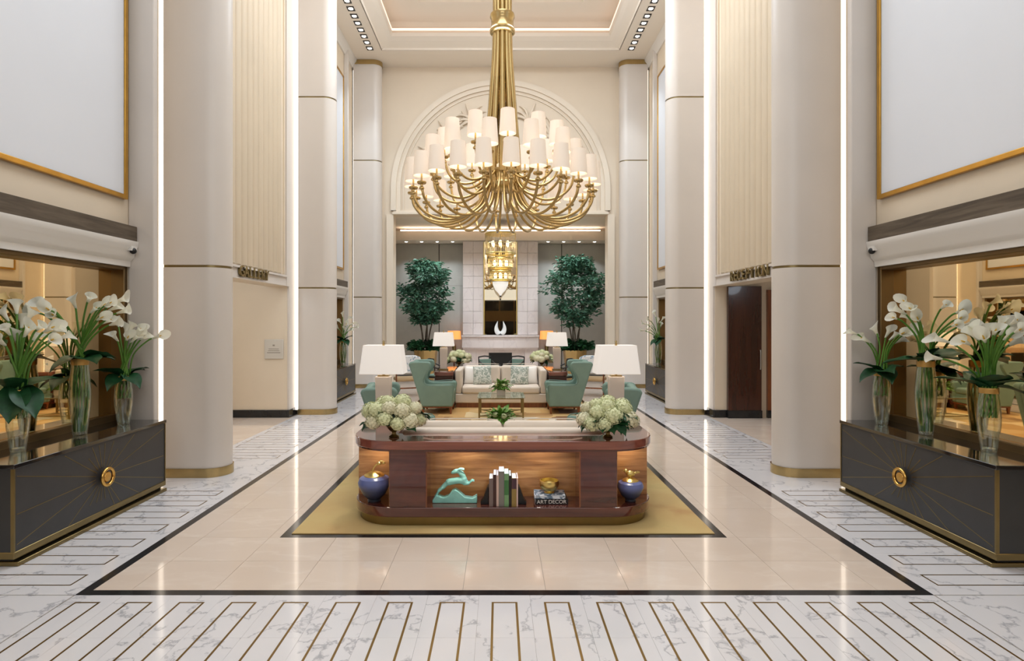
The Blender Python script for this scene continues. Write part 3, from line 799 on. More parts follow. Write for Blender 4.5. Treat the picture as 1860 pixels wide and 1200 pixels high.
L1 = [(10, 574), (30, 562), (14, 602), (30, 616), (48, 604), (70, 596), (88, 598), (104, 600), (62, 616), (40, 588), (92, 618), (3, 622), (52, 578), (115, 612)]
lv = lambda *a: a
calla_vase('tallest glass vase of white callas on the near sideboard, GALLERY sign side', (-4.1, 5.61, ZT), .735, .092, L2, [(-.6, 0, -.1, 1), (.7, .2, -.25, 0), (-2.0, 0, .1, 0), (2.4, 0, 0, 0)], True, -1)
calla_vase('small glass vase of callas nearest the pier on the near sideboard, GALLERY sign side', (-4.06, 6.2, ZT), .51, .09, L3, [(-.4, 0, .15, 0), (-1.6, 0, .2, 0), (2.8, 0, .15, 0)], False, -1)
calla_vase('calla vase at the camera end of the near sideboard, GALLERY sign side', (-4.11, 4.9, ZT), .52, .085, L1, [(-1.1, 0, .6, 1), (-.5, 0, .5, 1), (2.2, 0, .2, 0)], False, -1)
R2 = [(1637, 566), (1625, 577), (1646, 550), (1655, 562), (1663, 566), (1668, 580), (1648, 576), (1715, 556), (1742, 566), (1744, 578), (1672, 600), (1735, 590), (1760, 588)]
R1 = [(1549, 604), (1574, 618), (1592, 604), (1612, 606), (1622, 612), (1638, 606), (1630, 620), (1650, 604)]
R3 = [(1770, 610), (1700, 650), (1712, 618), (1755, 622), (1778, 604), (1788, 616), (1795, 604), (1815, 590), (1824, 600), (1830, 612), (1838, 624), (1806, 604), (1850, 600), (1842, 585)]
calla_vase('tallest glass vase of white callas on the near sideboard, RECEPTION sign side', (4.1, 5.61, ZT), .715, .092, R2, [(2.9, 0, -.1, 1), (-.3, .3, -.5, 1), (-1.5, 0, -.3, 1)], True, 1)
calla_vase('small glass vase of callas nearest the pier on the near sideboard, RECEPTION sign side', (4.06, 6.2, ZT), .56, .09, R1, [(3.3, 0, .1, 0), (-1.8, 0, .1, 0)], False, 1)
calla_vase('calla vase at the camera end of the near sideboard, RECEPTION sign side', (4.11, 4.9, ZT), .535, .085, R3, [(-2.0, 0, -.6, 1), (2.6, 0, -.4, 1), (-.4, 0, -.1, 0)], False, 1)
F3 = [(622, 572), (632, 580), (618, 585), (628, 590), (640, 588), (644, 594), (625, 598), (614, 596), (634, 600)]
calla_vase('calla vase on the far sideboard by the farthest column, GALLERY sign side', (-4.0, 14.7, ZT), .6, .095, F3, [(-.8, 0, .2, 0), (-2.2, 0, .2, 0)], True, -1)
F4 = [(1190, 572), (1180, 582), (1195, 584), (1172, 588), (1200, 592), (1186, 594), (1178, 598), (1203, 580), (1168, 600)]
calla_vase('calla vase on the far sideboard by the farthest column, RECEPTION sign side', (4.0, 14.7, ZT), .6, .095, F4, [(3.6, 0, .2, 0), (-2.0, 0, .2, 0)], True, 1)

# ------------------------------------------------------------------ U-shaped mahogany sofa console
def upoly(g, y0=0.0):
    xo = 1.45-g; xi = 1.03; r = .44-g; yb = 1.6-g; yn = .385
    p = [(-xo+r, y0+g), (xo-r, y0+g)]+arc(xo-r, g+r, r, -90, 0, 10)[1:]
    p += arc(xo-.12, yb-.12, .12, 0, 90, 5)+[(xi+.0+g*0, yb), (xi, yn), (-xi, yn), (-xi, yb)]+arc(-xo+.12, yb-.12, .12, 90, 180, 5)
    p += arc(-xo+r, g+r, r, 180, 270, 10)[:-1]
    return p
def sofa_console():
    t = thing('sofa_console', '', 'console table')
    MB().prism(upoly(0), .706, .786).build('top', M['mahogtop'], t, smooth=30, bevel=.006)
    MB().prism(upoly(.012), .69, .706).build('apron', M['mahog'], t, smooth=30)
    MB().prism(upoly(.012), .085, .175).build('bottom_shelf', M['mahog'], t, smooth=30, bevel=.006)
    MB().prism(upoly(.05), .0, .085).build('plinth', M['brassdk'], t, smooth=30)
    for s in (-1, 1):
        MB().box(.708, 1.047, .02, .372, .175, .69).mirror(s).build('pedestal', M['mahog'], t, bevel=.003)
        MB().box(1.035, 1.42, .44, 1.56, .175, .69).mirror(s).build('wing_cabinet', M['mahog'], t, bevel=.01)
        MB().box(1.047, 1.425, .425, .44, .175, .69).mirror(s).build('niche_back', M['zebra'], t)
        MB().box(1.042, 1.052, .03, .425, .175, .69).mirror(s).build('niche_side', M['zebra'], t)
    MB().box(-.708, .708, .36, .376, .175, .69).build('niche_back', M['zebra'], t)
    m = MB(); y0, y1 = .018, .03
    m.box(-.712, -.7, y0, y1, .175, .69).box(.7, .712, y0, y1, .175, .69).box(-.7, .7, y0, y1, .68, .692)
    m.build('niche_trim', M['legwood'], t)
    for x, y in ((-1.22, .2), (0, .1), (-.36, .16), (.36, .16), (1.22, .2)):
        MB().lathe([(.022, .685), (.022, .69)], 14).build('puck_light', M['white'], t).location = (x, y, 0)
    return t
sc = sofa_console(); sc.location = (0, 5.3, RZ); sc['label'] = 'low mahogany U-shaped console behind the near sofa with lit niches of books and ornaments'
sc['group'] = 'mahogany consoles around the sofas'
dup(sc, (0, 14.05, RZ), PI, 'mahogany U-shaped console wrapped around the far sofa, ends facing the camera')
lamp('niche_light', 'SPOT', (0.0, 5.4, .676), 2.6, (.9, .97, 1.1), .02, target=(0, 5.45, .3), spot=120, blend=.5)
for x in (-.36, .36): lamp('niche_light', 'SPOT', (x, 5.42, .676), 3.6, (1, .92, .8), .02, target=(x*1.05, 5.56, .3), spot=160, blend=.5)
for s in (-1, 1): lamp('niche_light', 'SPOT', (s*1.2, 5.56, .676), 2.6, (1, .9, .74), .02, target=(s*1.22, 5.68, .3), spot=160, blend=.5)

# ------------------------------------------------------------------ sofas
def sofa():
    t = thing('sofa', '', 'sofa')
    # local: back at y=.40, front at y=1.5
    MB().box(-.98, .98, .46, 1.44, 0, .1).build('plinth', M['legwood'], t)
    MB().box(-1.0, 1.0, .42, 1.48, .1, .3).build('seat_base', M['sofa'], t, bevel=.02)
    MB().box(-1.0, 1.0, .40, .56, .3, .82).build('back_frame', M['sofa'], t, bevel=.035, seg=3)
    for s in (-1, 1):
        MB().box(.86, 1.0, .57, 1.47, .3, .82).mirror(s).build('arm', M['sofa'], t, bevel=.035, seg=3)
        MB().box(.008, .85, .6, 1.5, .3, .46).mirror(s).build('seat_cushion', M['sofa'], t, bevel=.045, seg=3)
        m = MB(); n = 10; vs = []; fs = []
        # back cushion with a crowned top
        m.box(.01, .84, .57, .76, .46, .86)
        o = m.mirror(s).build('back_cushion', M['sofa'], t, bevel=.06, seg=4)
        p = MB().tube([(.05*s, .6, .9-.02), (.2*s, .6, .893), (.7*s, .6, .893), (.81*s, .6, .875)], .006, 6).build('piping', M['sofa'], o)
    return t
so = sofa(); so.location = (0, 5.3, RZ); so['label'] = 'cream sofa seen from behind, set into the near mahogany console'; so['group'] = 'cream sofas'
so2 = dup(so, (0, 14.05, RZ), PI, 'cream sofa facing the camera with four throw pillows')
def pillow(label, loc, rot, m, sx=.42, sz=.42, th=.075, group=None):
    mb = MB(); n = 12; vs = []; fs = []
    for side in (1, -1):
        for i in range(n+1):
            for j in range(n+1):
                u, v = 2*i/n-1, 2*j/n-1
                k = (max(0, (1-u*u))*max(0, (1-v*v)))**.38
                pin = 1-.06*(1-abs(u)**2)*abs(v)**3
                pin2 = 1-.06*(1-abs(v)**2)*abs(u)**3
                vs.append((u*sx/2*pin2, side*th*k, v*sz/2*pin+sz/2))
    N = (n+1)**2
    for i in range(n):
        for j in range(n):
            a, b, c, d = i*(n+1)+j, (i+1)*(n+1)+j, (i+1)*(n+1)+j+1, i*(n+1)+j+1
            fs.append((a, d, c, b)); fs.append((N+a, N+b, N+c, N+d))
    o = mb.add(vs, fs).build('throw_pillow', m, smooth=80); o.location = loc; o.rotation_euler = rot
    return tag(o, label, 'pillow', group)
g = 'throw pillows on the sofas'
SY = 14.05-.76
for s in (-1, 1):
    pillow('plain white pillow at the %s sign end of the far sofa' % SIDE[s], (s*.655, SY-.18, .472), (-.22, 0, s*.2), M['pillowwhite'], .38, .4, .065, group=g)
    pillow('sage patterned pillow on the far sofa, %s sign half' % SIDE[s], (s*.41, SY-.33, .472), (-.3, s*.06, s*.06), M['pillowpat'], group=g)
    pillow('sage patterned pillow peeking over the near sofa back, %s sign side' % SIDE[s], (s*.6, 6.24, .475), (.2, s*.42, -s*.3), M['pillowpat'], .34, .34, group=g)

# ------------------------------------------------------------------ table lamps
def table_lamp():
    t = thing('table_lamp', '', 'lamp')
    MB().box(-.1, .1, -.07, .07, 0, .02).build('foot', M['brassdk'], t, bevel=.004)
    MB().frustum((-.075, .075, -.05, .05, .02), (-.085, .085, -.055, .055, .5)).build('base', M['ceramic'], t, bevel=.008)
    MB().box(-.06, .06, -.04, .04, .5, .515).box(-.012, .012, -.012, .012, .515, .86).build('cap', M['brass'], t)
    def rr(hx, hy, r): return arc(hx-r, hy-r, r, 0, 90, 4)+arc(-hx+r, hy-r, r, 90, 180, 4)+arc(-hx+r, -hy+r, r, 180, 270, 4)+arc(hx-r, -hy+r, r, 270, 360, 4)
    a, b, a2, b2 = rr(.238, .15, .02), rr(.202, .125, .02), rr(.234, .146, .02), rr(.198, .121, .02)
    n = len(a)
    vs = [(p[0], p[1], .535) for p in a]+[(p[0], p[1], .84) for p in b]+[(p[0], p[1], .84) for p in b2]+[(p[0], p[1], .535) for p in a2]
    fs = []
    for k in range(4):
        for i in range(n):
            i2 = (i+1) % n; k2 = (k+1) % 4
            fs.append((k*n+i, k*n+i2, k2*n+i2, k2*n+i))
    sh = MB().add(vs, fs).build('lamp_shade', M['shade'], t, smooth=30)
    MB().prism([(p[0]*.99, p[1]*.99) for p in b2], .815, .82).build('diffuser', M['shade'], sh)
    MB().lathe([(.006, .84), (.01, .86), (.014, .875), (.004, .89)], 12).build('finial', M['brassdk'], t)
    MB().ball((0, 0, .66), .04).build('bulb', M['bulb'], t)
    return t
lp = table_lamp(); lp.location = (-1.294, 6.3, .786+RZ); lp['label'] = 'white-shaded table lamp on the near console, GALLERY sign side'; lp['group'] = 'white shaded table lamps'
dup(lp, (1.235, 6.3, .786+RZ), 0, 'white-shaded table lamp on the near console, RECEPTION sign side')
dup(lp, (-1.29, 13.05, .786+RZ), PI, 'white-shaded table lamp on the far console, GALLERY sign side')
dup(lp, (1.26, 13.05, .786+RZ), PI, 'white-shaded table lamp on the far console, RECEPTION sign side')

# ------------------------------------------------------------------ hydrangea bowls
def floret_head(seed, m):
    rr = random.Random(seed); mb = MB(); n = 110; Rh = .066
    mb.ball((0, 0, 0), Rh*.86, Rh*.86, Rh*.8, 12, 8)
    for i in range(n):
        z = 1-2*(i+.5)/n; a = i*2.399963+rr.uniform(-.2, .2); q = math.sqrt(1-z*z)
        d = Vector((q*math.cos(a), q*math.sin(a), z*.92)); c = d*Rh*rr.uniform(.93, 1.05)
        u = d.orthogonal().normalized(); u.rotate(Matrix.Rotation(rr.uniform(0, 1.57), 3, d)); v = d.cross(u)
        S = .0105*rr.uniform(.85, 1.15)
        for kk in range(4):
            p = (u, v, -u, -v)[kk]; o = (v, -u, -v, u)[kk]
            mb.add([c, c+p*S*.7+o*S*.55+d*.003, c+p*S*1.25+d*.001, c+p*S*.7-o*S*.55+d*.003], [(0, 3, 2, 1)])
    return mb.mesh('flower_head', m, 25)
HH = [floret_head(1, M['hydra']), floret_head(2, M['hydra']), floret_head(3, M['hydracream'])]
HLEAF = leaf_mesh(.13, .045, .2, .04)
def hydrangea(label, loc, seed, sc=1.0):
    t = thing('hydrangea_bouquet', label, 'flowers', loc, 0, 'hydrangea bouquets on the consoles')
    rr = random.Random(seed)
    MB().lathe([(.045, 0), (.05, .012), (.022, .03), (.02, .05), (.05, .075), (.075, .11), (.08, .15), (.07, .15), (.06, .1), (.01, .06)], 20, cap1=True).build('footed_bowl', M['brassdk'], t)
    heads = []
    tries = 0
    while len(heads) < 19 and tries < 1500:
        tries += 1
        a = rr.uniform(0, 2*PI); e = rr.uniform(-.25, 1.5)
        p = Vector((.235*math.cos(e)*math.cos(a), .2*math.cos(e)*math.sin(a), .19+.155*math.sin(e)))*1.0
        if all((p-q).length > .108 for q in heads): heads.append(p)
    for i, p in enumerate(heads):
        k = rr.uniform(1.05, 1.42)
        put(HH[0 if rr.random() < .45 else (1 if rr.random() < .5 else 2)], 'flower_head', t, p, (rr.uniform(-.4, .4), rr.uniform(-.4, .4), rr.uniform(0, 6)), (k, k, k*.92))
    for i in range(34):
        a = rr.uniform(0, 2*PI); rad = rr.uniform(.1, .22)
        put(HLEAF, 'leaf', t, (rad*math.cos(a), rad*.85*math.sin(a), .14+rr.uniform(-.0, .13)), Euler((rr.uniform(-.4, .4), rr.uniform(-.5, .6), a)), (1.1,)*3)
    MB().ball((0, 0, .2), .16, .14, .1, 12, 8).build('foliage_core', M['leaf'], t)
    t.scale = (sc,)*3
    return t
CT = .786+RZ
hydrangea('pale green hydrangea bouquet on the near console, GALLERY sign side', (-1.035, 5.49, CT), 3)
hydrangea('pale green hydrangea bouquet on the near console, RECEPTION sign side', (.995, 5.49, CT), 8, .95)
hydrangea('pale green hydrangea bouquet on the far console, GALLERY sign side', (-1.0, 13.85, CT), 12)
hydrangea('pale green hydrangea bouquet on the far console, RECEPTION sign side', (.98, 13.85, CT), 15)

# ------------------------------------------------------------------ wing chairs
def wing_chair():
    t = thing('wing_chair', '', 'armchair')
    prof = [(.26, .15), (.16, .5), (.06, .82), (0, 1.0), (.015, 1.045), (.06, 1.06), (.25, 1.065), (.4, 1.06), (.445, 1.03), (.45, .96), (.41, .86), (.35, .78), (.31, .7), (.31, .65), (.345, .605), (.42, .59), (.6, .592), (.88, .6), (.92, .58), (.915, .5), (.89, .15)]
    prof = [(x-.46, z) for x, z in prof]
    for s in (-1, 1):
        MB().prism(prof, s*.28, s*.375, 'y').build('wing_side', M['teal'], t, bevel=.03, seg=3, smooth=60)
        pts = bez([(.45-.46, -s*.375*0+s*.375, .96), (.35-.46, s*.375, .78), (.32-.46, s*.375, .65), (.42-.46, s*.375, .6), (.88-.46, s*.375, .605), (.9-.46, s*.375, .4)], 5)
        MB().tube(pts, .008, 6).build('piping', M['teal'], t)
    MB().prism([(-.2, .15), (-.30, .5), (-.40, .82), (-.45, 1.0), (-.42, 1.05), (-.34, 1.06), (-.28, .9), (-.18, .5), (-.1, .15)], -.29, .29, 'y').build('backrest', M['teal'], t, bevel=.03, seg=3, smooth=60)
    MB().box(-.2, .42, -.285, .285, .15, .34).build('seat_base', M['teal'], t, bevel=.015)
    MB().box(-.2, .44, -.275, .275, .34, .47).build('seat_cushion', M['teal'], t, bevel=.04, seg=3)
    MB().box(-.2, .42, -.35, .35, .125, .15).build('rail', M['legwood'], t)
    for x, y in ((.39, .32), (.39, -.32), (-.17, .32), (-.17, -.32)):
        MB().frustum((x-.016, x+.016, y-.016, y+.016, 0), (x-.026, x+.026, y-.026, y+.026, .125)).build('leg', M['legwood'], t)
    return t
wc = wing_chair(); wc.location = (-1.41, 12.06, RZ); wc['label'] = 'sage green wing chair in profile beside the far sofa, GALLERY sign side'; wc['group'] = 'sage green wing chairs'
dup(wc, (1.40, 12.06, RZ), PI, 'sage green wing chair in profile beside the far sofa, RECEPTION sign side')
dup(wc, (-1.33, 7.52, RZ), .12, 'sage green wing chair behind the near lamp, GALLERY sign side')
dup(wc, (1.31, 7.52, RZ), PI-.12, 'sage green wing chair behind the near lamp, RECEPTION sign side')

# coffee tables
def coffee_table():
    t = thing('coffee_table', '', 'table')
    for x in (-.42, .42):
        for y in (-.4, .4):
            MB().box(x-.016, x+.016, y-.016, y+.016, 0, .405).build('leg', M['brassdk'], t)
    MB().box(-.404, .404, -.414, -.388, .385, .405).box(-.404, .404, .388, .414, .385, .405).box(-.434, -.408, -.384, .384, .385, .405).box(.408, .434, -.384, .384, .385, .405).build('top_frame', M['brassdk'], t)
    MB().box(-.404, .404, -.41, -.392, .05, .066).box(-.404, .404, .392, .41, .05, .066).build('stretcher', M['brassdk'], t)
    m = MB(); m.tube([(-.4, -.39, .06), (0, 0, .06), (.4, .39, .06)], .009, 6); m.tube([(-.4, .39, .058), (0, 0, .058), (.4, -.39, .058)], .009, 6); m.build('cross_brace', M['brassdk'], t)
    MB().box(-.46, .46, -.44, .44, .406, .418).build('glass_top', M['tabletop'], t, bevel=.003)
    return t
ct = coffee_table(); ct.location = (0.0, 11.5, RZ); ct['label'] = 'brass framed glass coffee table in front of the far sofa'; ct['group'] = 'glass coffee tables'
dup(ct, (0, 7.86, RZ), 0, 'brass framed glass coffee table hidden behind the near sofa back')
SLEAF = leaf_mesh(.12, .03, .3, .03).copy(); SLEAF.materials.clear(); SLEAF.materials.append(M['fresh'])
def centrepiece(label, loc, seed):
    t = thing('leafy_centrepiece', label, 'plant', loc, 0, 'leafy table centrepieces')
    rr = random.Random(seed)
    MB().box(-.085, .085, -.085, .085, 0, .11).build('square_pot', M['ceramic'], t, bevel=.006)
    for i in range(70):
        a = rr.uniform(0, 2*PI); e = rr.uniform(.05, 1.45); rad = rr.uniform(.04, .15)
        put(SLEAF, 'leaf', t, (rad*math.cos(a)*math.cos(e), rad*math.sin(a)*math.cos(e), .13+rad*math.sin(e)*.9), Euler((rr.uniform(-.5, .5), -e*.7+rr.uniform(-.2, .5), a)), (rr.uniform(.8, 1.25),)*3)
    for i in range(5):
        a = 1.3*i; put(HH[i % 3], 'flower_head', t, (.1*math.cos(a), .1*math.sin(a), .2+.02*(i % 2)), None, (.62,)*3)
    MB().ball((0, 0, .15), .1, .1, .07, 10, 7).build('foliage_core', M['fresh'], t)
centrepiece('leafy green centrepiece in a square pot on the far coffee table', (0.0, 11.45, .418+RZ), 4)
centrepiece('leafy green centrepiece showing just above the near sofa back', (-.02, 7.8, .418+RZ), 5)

# ------------------------------------------------------------------ chairs near the fireplace
def frame_chair():
    t = thing('black_chair', '', 'chair')
    for s in (-1, 1):
        MB().tube(bez([(s*.25, -.24, 0), (s*.25, -.22, .4), (s*.24, -.2, .64), (s*.2, -.02, .66), (s*.2, .2, .74)], 5), .017, 8).build('front_leg', M['blackmat'], t)
        MB().tube(bez([(s*.22, .27, 0), (s*.21, .22, .42), (s*.2, .27, .86)], 5), .017, 8).build('rear_leg', M['blackmat'], t)
    MB().tube(bez([(-.2, .27, .86), (0, .3, .88), (.2, .27, .86)], 6), .02, 8).build('back_rail', M['blackmat'], t)
    MB().box(-.19, .19, .25, .28, .55, .8).build('backrest', M['teal'], t, bevel=.012)
    MB().box(-.24, .24, -.24, .24, .4, .43).build('seat_frame', M['blackmat'], t)
    MB().box(-.23, .23, -.24, .22, .43, .49).build('seat', M['teal'], t, bevel=.02)
    return t
fc = frame_chair(); fc.location = (-.32, 16.35, 0); fc.rotation_euler = (0, 0, .5); fc['label'] = 'black framed chair before the firebox, nearer the GALLERY sign'; fc['group'] = 'black framed chairs by the fireplace'
dup(fc, (.37, 16.35, 0), -.5, 'black framed chair before the firebox, nearer the RECEPTION sign')
dup(fc, (-1.62, 15.2, RZ), 1.2, 'black framed chair behind the far wing chair, GALLERY sign side')
dup(fc, (1.60, 15.2, RZ), -1.2, 'black framed chair behind the far wing chair, RECEPTION sign side')
def print_chair():
    t = thing('printed_armchair', '', 'armchair')
    MB().prism([(-.32, .58), (.32, .58), (.34, .8), (.3, .98), (.18, 1.03), (-.18, 1.03), (-.3, .98), (-.34, .8)], .24, .31, 'y').build('backrest', M['bluewhite'], t, bevel=.02)
    MB().box(-.29, .29, -.28, .24, .38, .47).build('seat', M['tanfab'], t, bevel=.03)
    for s in (-1, 1):
        MB().tube([(s*.3, -.28, 0), (s*.3, -.28, .62)], .018, 8).build('leg', M['legwood'], t)
        MB().tube([(s*.3, -.3, 0), (s*.3, -.27, .6)], .016, 8).build('rear_leg', M['legwood'], t)
        MB().tube(bez([(s*.31, .29, .62), (s*.32, 0, .64), (s*.31, -.3, .62)], 5), .02, 8).build('arm', M['legwood'], t)
    MB().box(-.29, .29, -.29, -.26, .2, .23).build('stretcher', M['legwood'], t)
    return t
pc = print_chair(); pc.location = (-2.4, 14.7, 0); pc.rotation_euler = (0, 0, PI+.5); pc['label'] = 'wooden armchair with blue and white print back, GALLERY sign side'; pc['group'] = 'printed wooden armchairs'
# flip so the backrest stands behind the seat as seen from the lens
pc.rotation_euler = (0, 0, .35)
dup(pc, (2.36, 14.7, 0), -.35, 'wooden armchair with blue and white print back, RECEPTION sign side')

# ------------------------------------------------------------------ potted trees
def leaf_cloud(n, fn, L, W, rr):
    mb = MB()
    for i in range(n):
        c, d = fn()
        d = Vector(d).normalized(); u = d.orthogonal().normalized(); u.rotate(Matrix.Rotation(rr.uniform(0, 6.28), 3, d)); 
        k = rr.uniform(.7, 1.2); c = Vector(c); nrm = d.cross(u)*.012
        mb.add([c, c+d*L*.5*k+u*W*k+nrm, c+d*L*k, c+d*L*.5*k-u*W*k+nrm], [(0, 1, 2, 3)])
    return mb
def tree(label, x, y, seed, ragged):
    t = thing('potted_tree', label, 'tree', (x, y, 0), 0, 'potted trees in the alcove')
    rr = random.Random(seed)
    n = 12
    MB().lathe([(.26, 0), (.27, .03), (.3, .3), (.35, .7), (.38, .95), (.385, .97), (.36, .97), (.34, .9)], n, cap1=True).build('planter', M['brass'], t, smooth=20)
    MB().lathe([(.35, .9), (.0, .92)], n, cap0=False, cap1=False).build('soil', M['bark'], t)
    clumps = []
    for i in range(64 if ragged else 62):
        a = rr.uniform(0, 2*PI); z = rr.uniform(-1, 1); q = math.sqrt(1-z*z)*rr.uniform(.35, 1.0)
        clumps.append(Vector((q*math.cos(a)*(.82 if ragged else .72), q*math.sin(a)*.62, 2.82+z*(1.0 if ragged else .92))))
    if ragged: clumps += [Vector((-.35, 0, 3.75)), Vector((.3, .1, 3.8)), Vector((-.8, 0, 2.9)), Vector((.78, 0, 2.6)), Vector((.75, 0, 3.1))]
    def fn():
        c = rr.choice(clumps); a = rr.uniform(0, 2*PI); z = rr.uniform(-.7, .7); q = rr.uniform(.0, .3)
        return (c.x+q*math.cos(a), c.y+q*math.sin(a), c.z+z*.2), (math.cos(a), math.sin(a), rr.uniform(-.8, .3))
    o = leaf_cloud(6200 if not ragged else 5600, fn, .145, .03, rr).build('foliage', M['foliage'], t, smooth=0); o['kind'] = 'stuff'
    for i in range(5):
        a = i*1.3+.4+seed; rb = .08
        top = Vector((.42*math.cos(a), .3*math.sin(a), 2.6+rr.uniform(-.2, .5)))
        pts = bez([(rb*math.cos(a), rb*math.sin(a), .9), (rb*1.5*math.cos(a+.3), rb*1.4*math.sin(a), 1.4), (top.x*.6, top.y*.6, 2.0), top], 5)
        MB().tube(pts, [.03-.018*k/(len(pts)-1) for k in range(len(pts))], 7).build('trunk', M['bark'], t)
    def fu():
        a = rr.uniform(0, 2*PI); q = rr.uniform(.1, .5)
        return (q*math.cos(a), q*math.sin(a), 1.02+rr.uniform(0, .3)*(1-q*.9)), (math.cos(a), math.sin(a), rr.uniform(-.7, .5))
    o = leaf_cloud(650, fu, .17, .055, rr).build('underplanting', M['leaf'], t, smooth=0); o['kind'] = 'stuff'
tree('tall leafy tree with round crown in a brass planter, GALLERY sign side', -2.37, 18.3, 2, False)
tree('tall leafy tree with ragged crown in a brass planter, RECEPTION sign side', 2.36, 18.3, 5, True)

# orange lamps on small tables beside the chimney breast
for s in (-1, 1):
    t = thing('side_table', 'dark side table beside the chimney breast, %s sign side' % SIDE[s], 'table', (s*1.56, 19.5, 0), 0, 'dark side tables by the chimney')
    MB().lathe([(.24, .68), (.25, .69), (.25, .71), (.0, .712)], 24, cap1=False).build('top', M['mahog'], t)
    MB().lathe([(.17, 0), (.17, .02), (.03, .05), (.025, .68)], 18).build('pedestal', M['mahog'], t)
    t = thing('orange_lamp', 'small table lamp with glowing orange shade beside the chimney, %s sign side' % SIDE[s], 'lamp', (s*1.56, 19.5, .712), 0, 'orange shaded lamps')
    MB().lathe([(.08, 0), (.09, .02), (.05, .1), (.07, .3), (.03, .42), (.015, .5), (.015, .6)], 18).build('base', M['brassdk'], t)
    MB().lathe([(.235, .56), (.215, .84), (.21, .84), (.23, .56)], 28, cap0=False, cap1=False).build('lamp_shade', M['orange'], t)

# ------------------------------------------------------------------ ornaments in the console
SZ = .175+RZ
def vessel(label, x, r, h, top):
    t = thing('lidded_vessel', label, 'vase', (x, 5.52, SZ), 0, 'blue vessels in the console niches')
    MB().lathe([(r*.4, 0), (r*.42, .01), (r*.36, .02), (r*.7, h*.28), (r*.97, h*.62), (r, h*.74), (r*.9, h*.9), (r*.6, h)], 32, cap1=True).build('body', M['blueglaze'], t)
    ld = MB().lathe([(r*.64, h*.985), (r*.62, h*1.02), (r*.4, h*1.1), (r*.12, h*1.14), (0.003, h*1.15)], 28, cap1=False).build('lid', M['goldleaf'], t)
    if top == 'twig':
        MB().tube(bez([(-.02, 0, h*1.1), (.0, 0, h*1.3), (.03, 0, h*1.42), (.08, 0, h*1.46)], 5), [.008]*15+[.006], 7).tube(bez([(.02, 0, h*1.38), (.05, .0, h*1.52), (.085, 0, h*1.54)], 4), .006, 6).ball((.05, 0, h*1.45), .024, .02, .016).ball((.09, 0, h*1.47), .018, .014, .012).build('twig_handle', M['goldleaf'], t)
    else:
        b = MB().ball((0, 0, h*1.32), .045, .026, .03).ball((-.045, 0, h*1.46), .02, .017, .019).tube([(.03, 0, h*1.34), (.075, 0, h*1.4), (.09, 0, h*1.38)], [.014, .012, .005], 7).tube([(-.06, 0, h*1.46), (-.08, 0, h*1.45)], [.007, .002], 6)
        b.tube([(.0, 0, h*1.1), (0, 0, h*1.25)], .01, 6).build('bird_finial', M['goldleaf'], t)
vessel('larger blue vessel with gold lid and twig handle in the console corner niche', -1.228, .152, .245, 'twig')
vessel('smaller blue vessel with gold bird finial in the console corner niche', 1.215, .124, .195, 'bird')
# gazelle
g = thing('gazelle_figurine', 'turquoise glazed leaping gazelle figurine in the console niche', 'figurine', (-.46, 5.48, SZ))
mb = MB().prism([(-.205, 0), (.215, 0), (.215, .07), (.17, .045), (.1, .055), (.04, .11), (.01, .128), (-.02, .115), (-.05, .07), (-.1, .05), (-.17, .075), (-.205, .03)], -.04, .04, 'y')
base = mb.build('wave_base', M['turq'], g, smooth=50, bevel=.006)
body = MB()
body.tube(bez([(-.185, 0, .045), (-.15, 0, .1), (-.115, 0, .135), (-.06, 0, .185), (0, 0, .2), (.06, 0, .205), (.1, 0, .19), (.115, 0, .165)], 4), [.012]*4+[.014]*4+[.022]*4+[.033]*4+[.032]*4+[.034]*4+[.03]*4+[.012], 10)
body.tube(bez([(.09, 0, .19), (.08, 0, .25), (.04, 0, .288), (.015, 0, .3)], 4), [.034]*3+[.027]*4+[.021]*4+[.019]*2, 9)
body.tube([(.045, 0, .3), (.015, 0, .292), (-.02, 0, .28), (-.032, 0, .272)], [.017, .023, .016, .009], 8)
for q in (-.012, .012):
    body.tube(bez([(.03, q, .305), (.06, q*1.6, .315), (.095, q*1.4, .308)], 4), [.009]*8+[.005], 6)
    body.tube(bez([(.09, q, .175), (.135, q*1.5, .18), (.165, q*1.5, .205), (.19, q*1.5, .2)], 4), [.014]*5+[.009]*5+[.006]*3, 7)
    body.tube(bez([(-.11, q, .14), (-.15, q, .105), (-.17, q, .06)], 4), [.016]*5+[.009]*4, 7)
o = body.build('gazelle', M['turq'], g, smooth=80)
rm = o.modifiers.new('remesh', 'REMESH'); rm.mode = 'VOXEL'; rm.voxel_size = .0045; rm.use_smooth_shade = True
sm = o.modifiers.new('smooth', 'SMOOTH'); sm.iterations = 4; sm.factor = .5
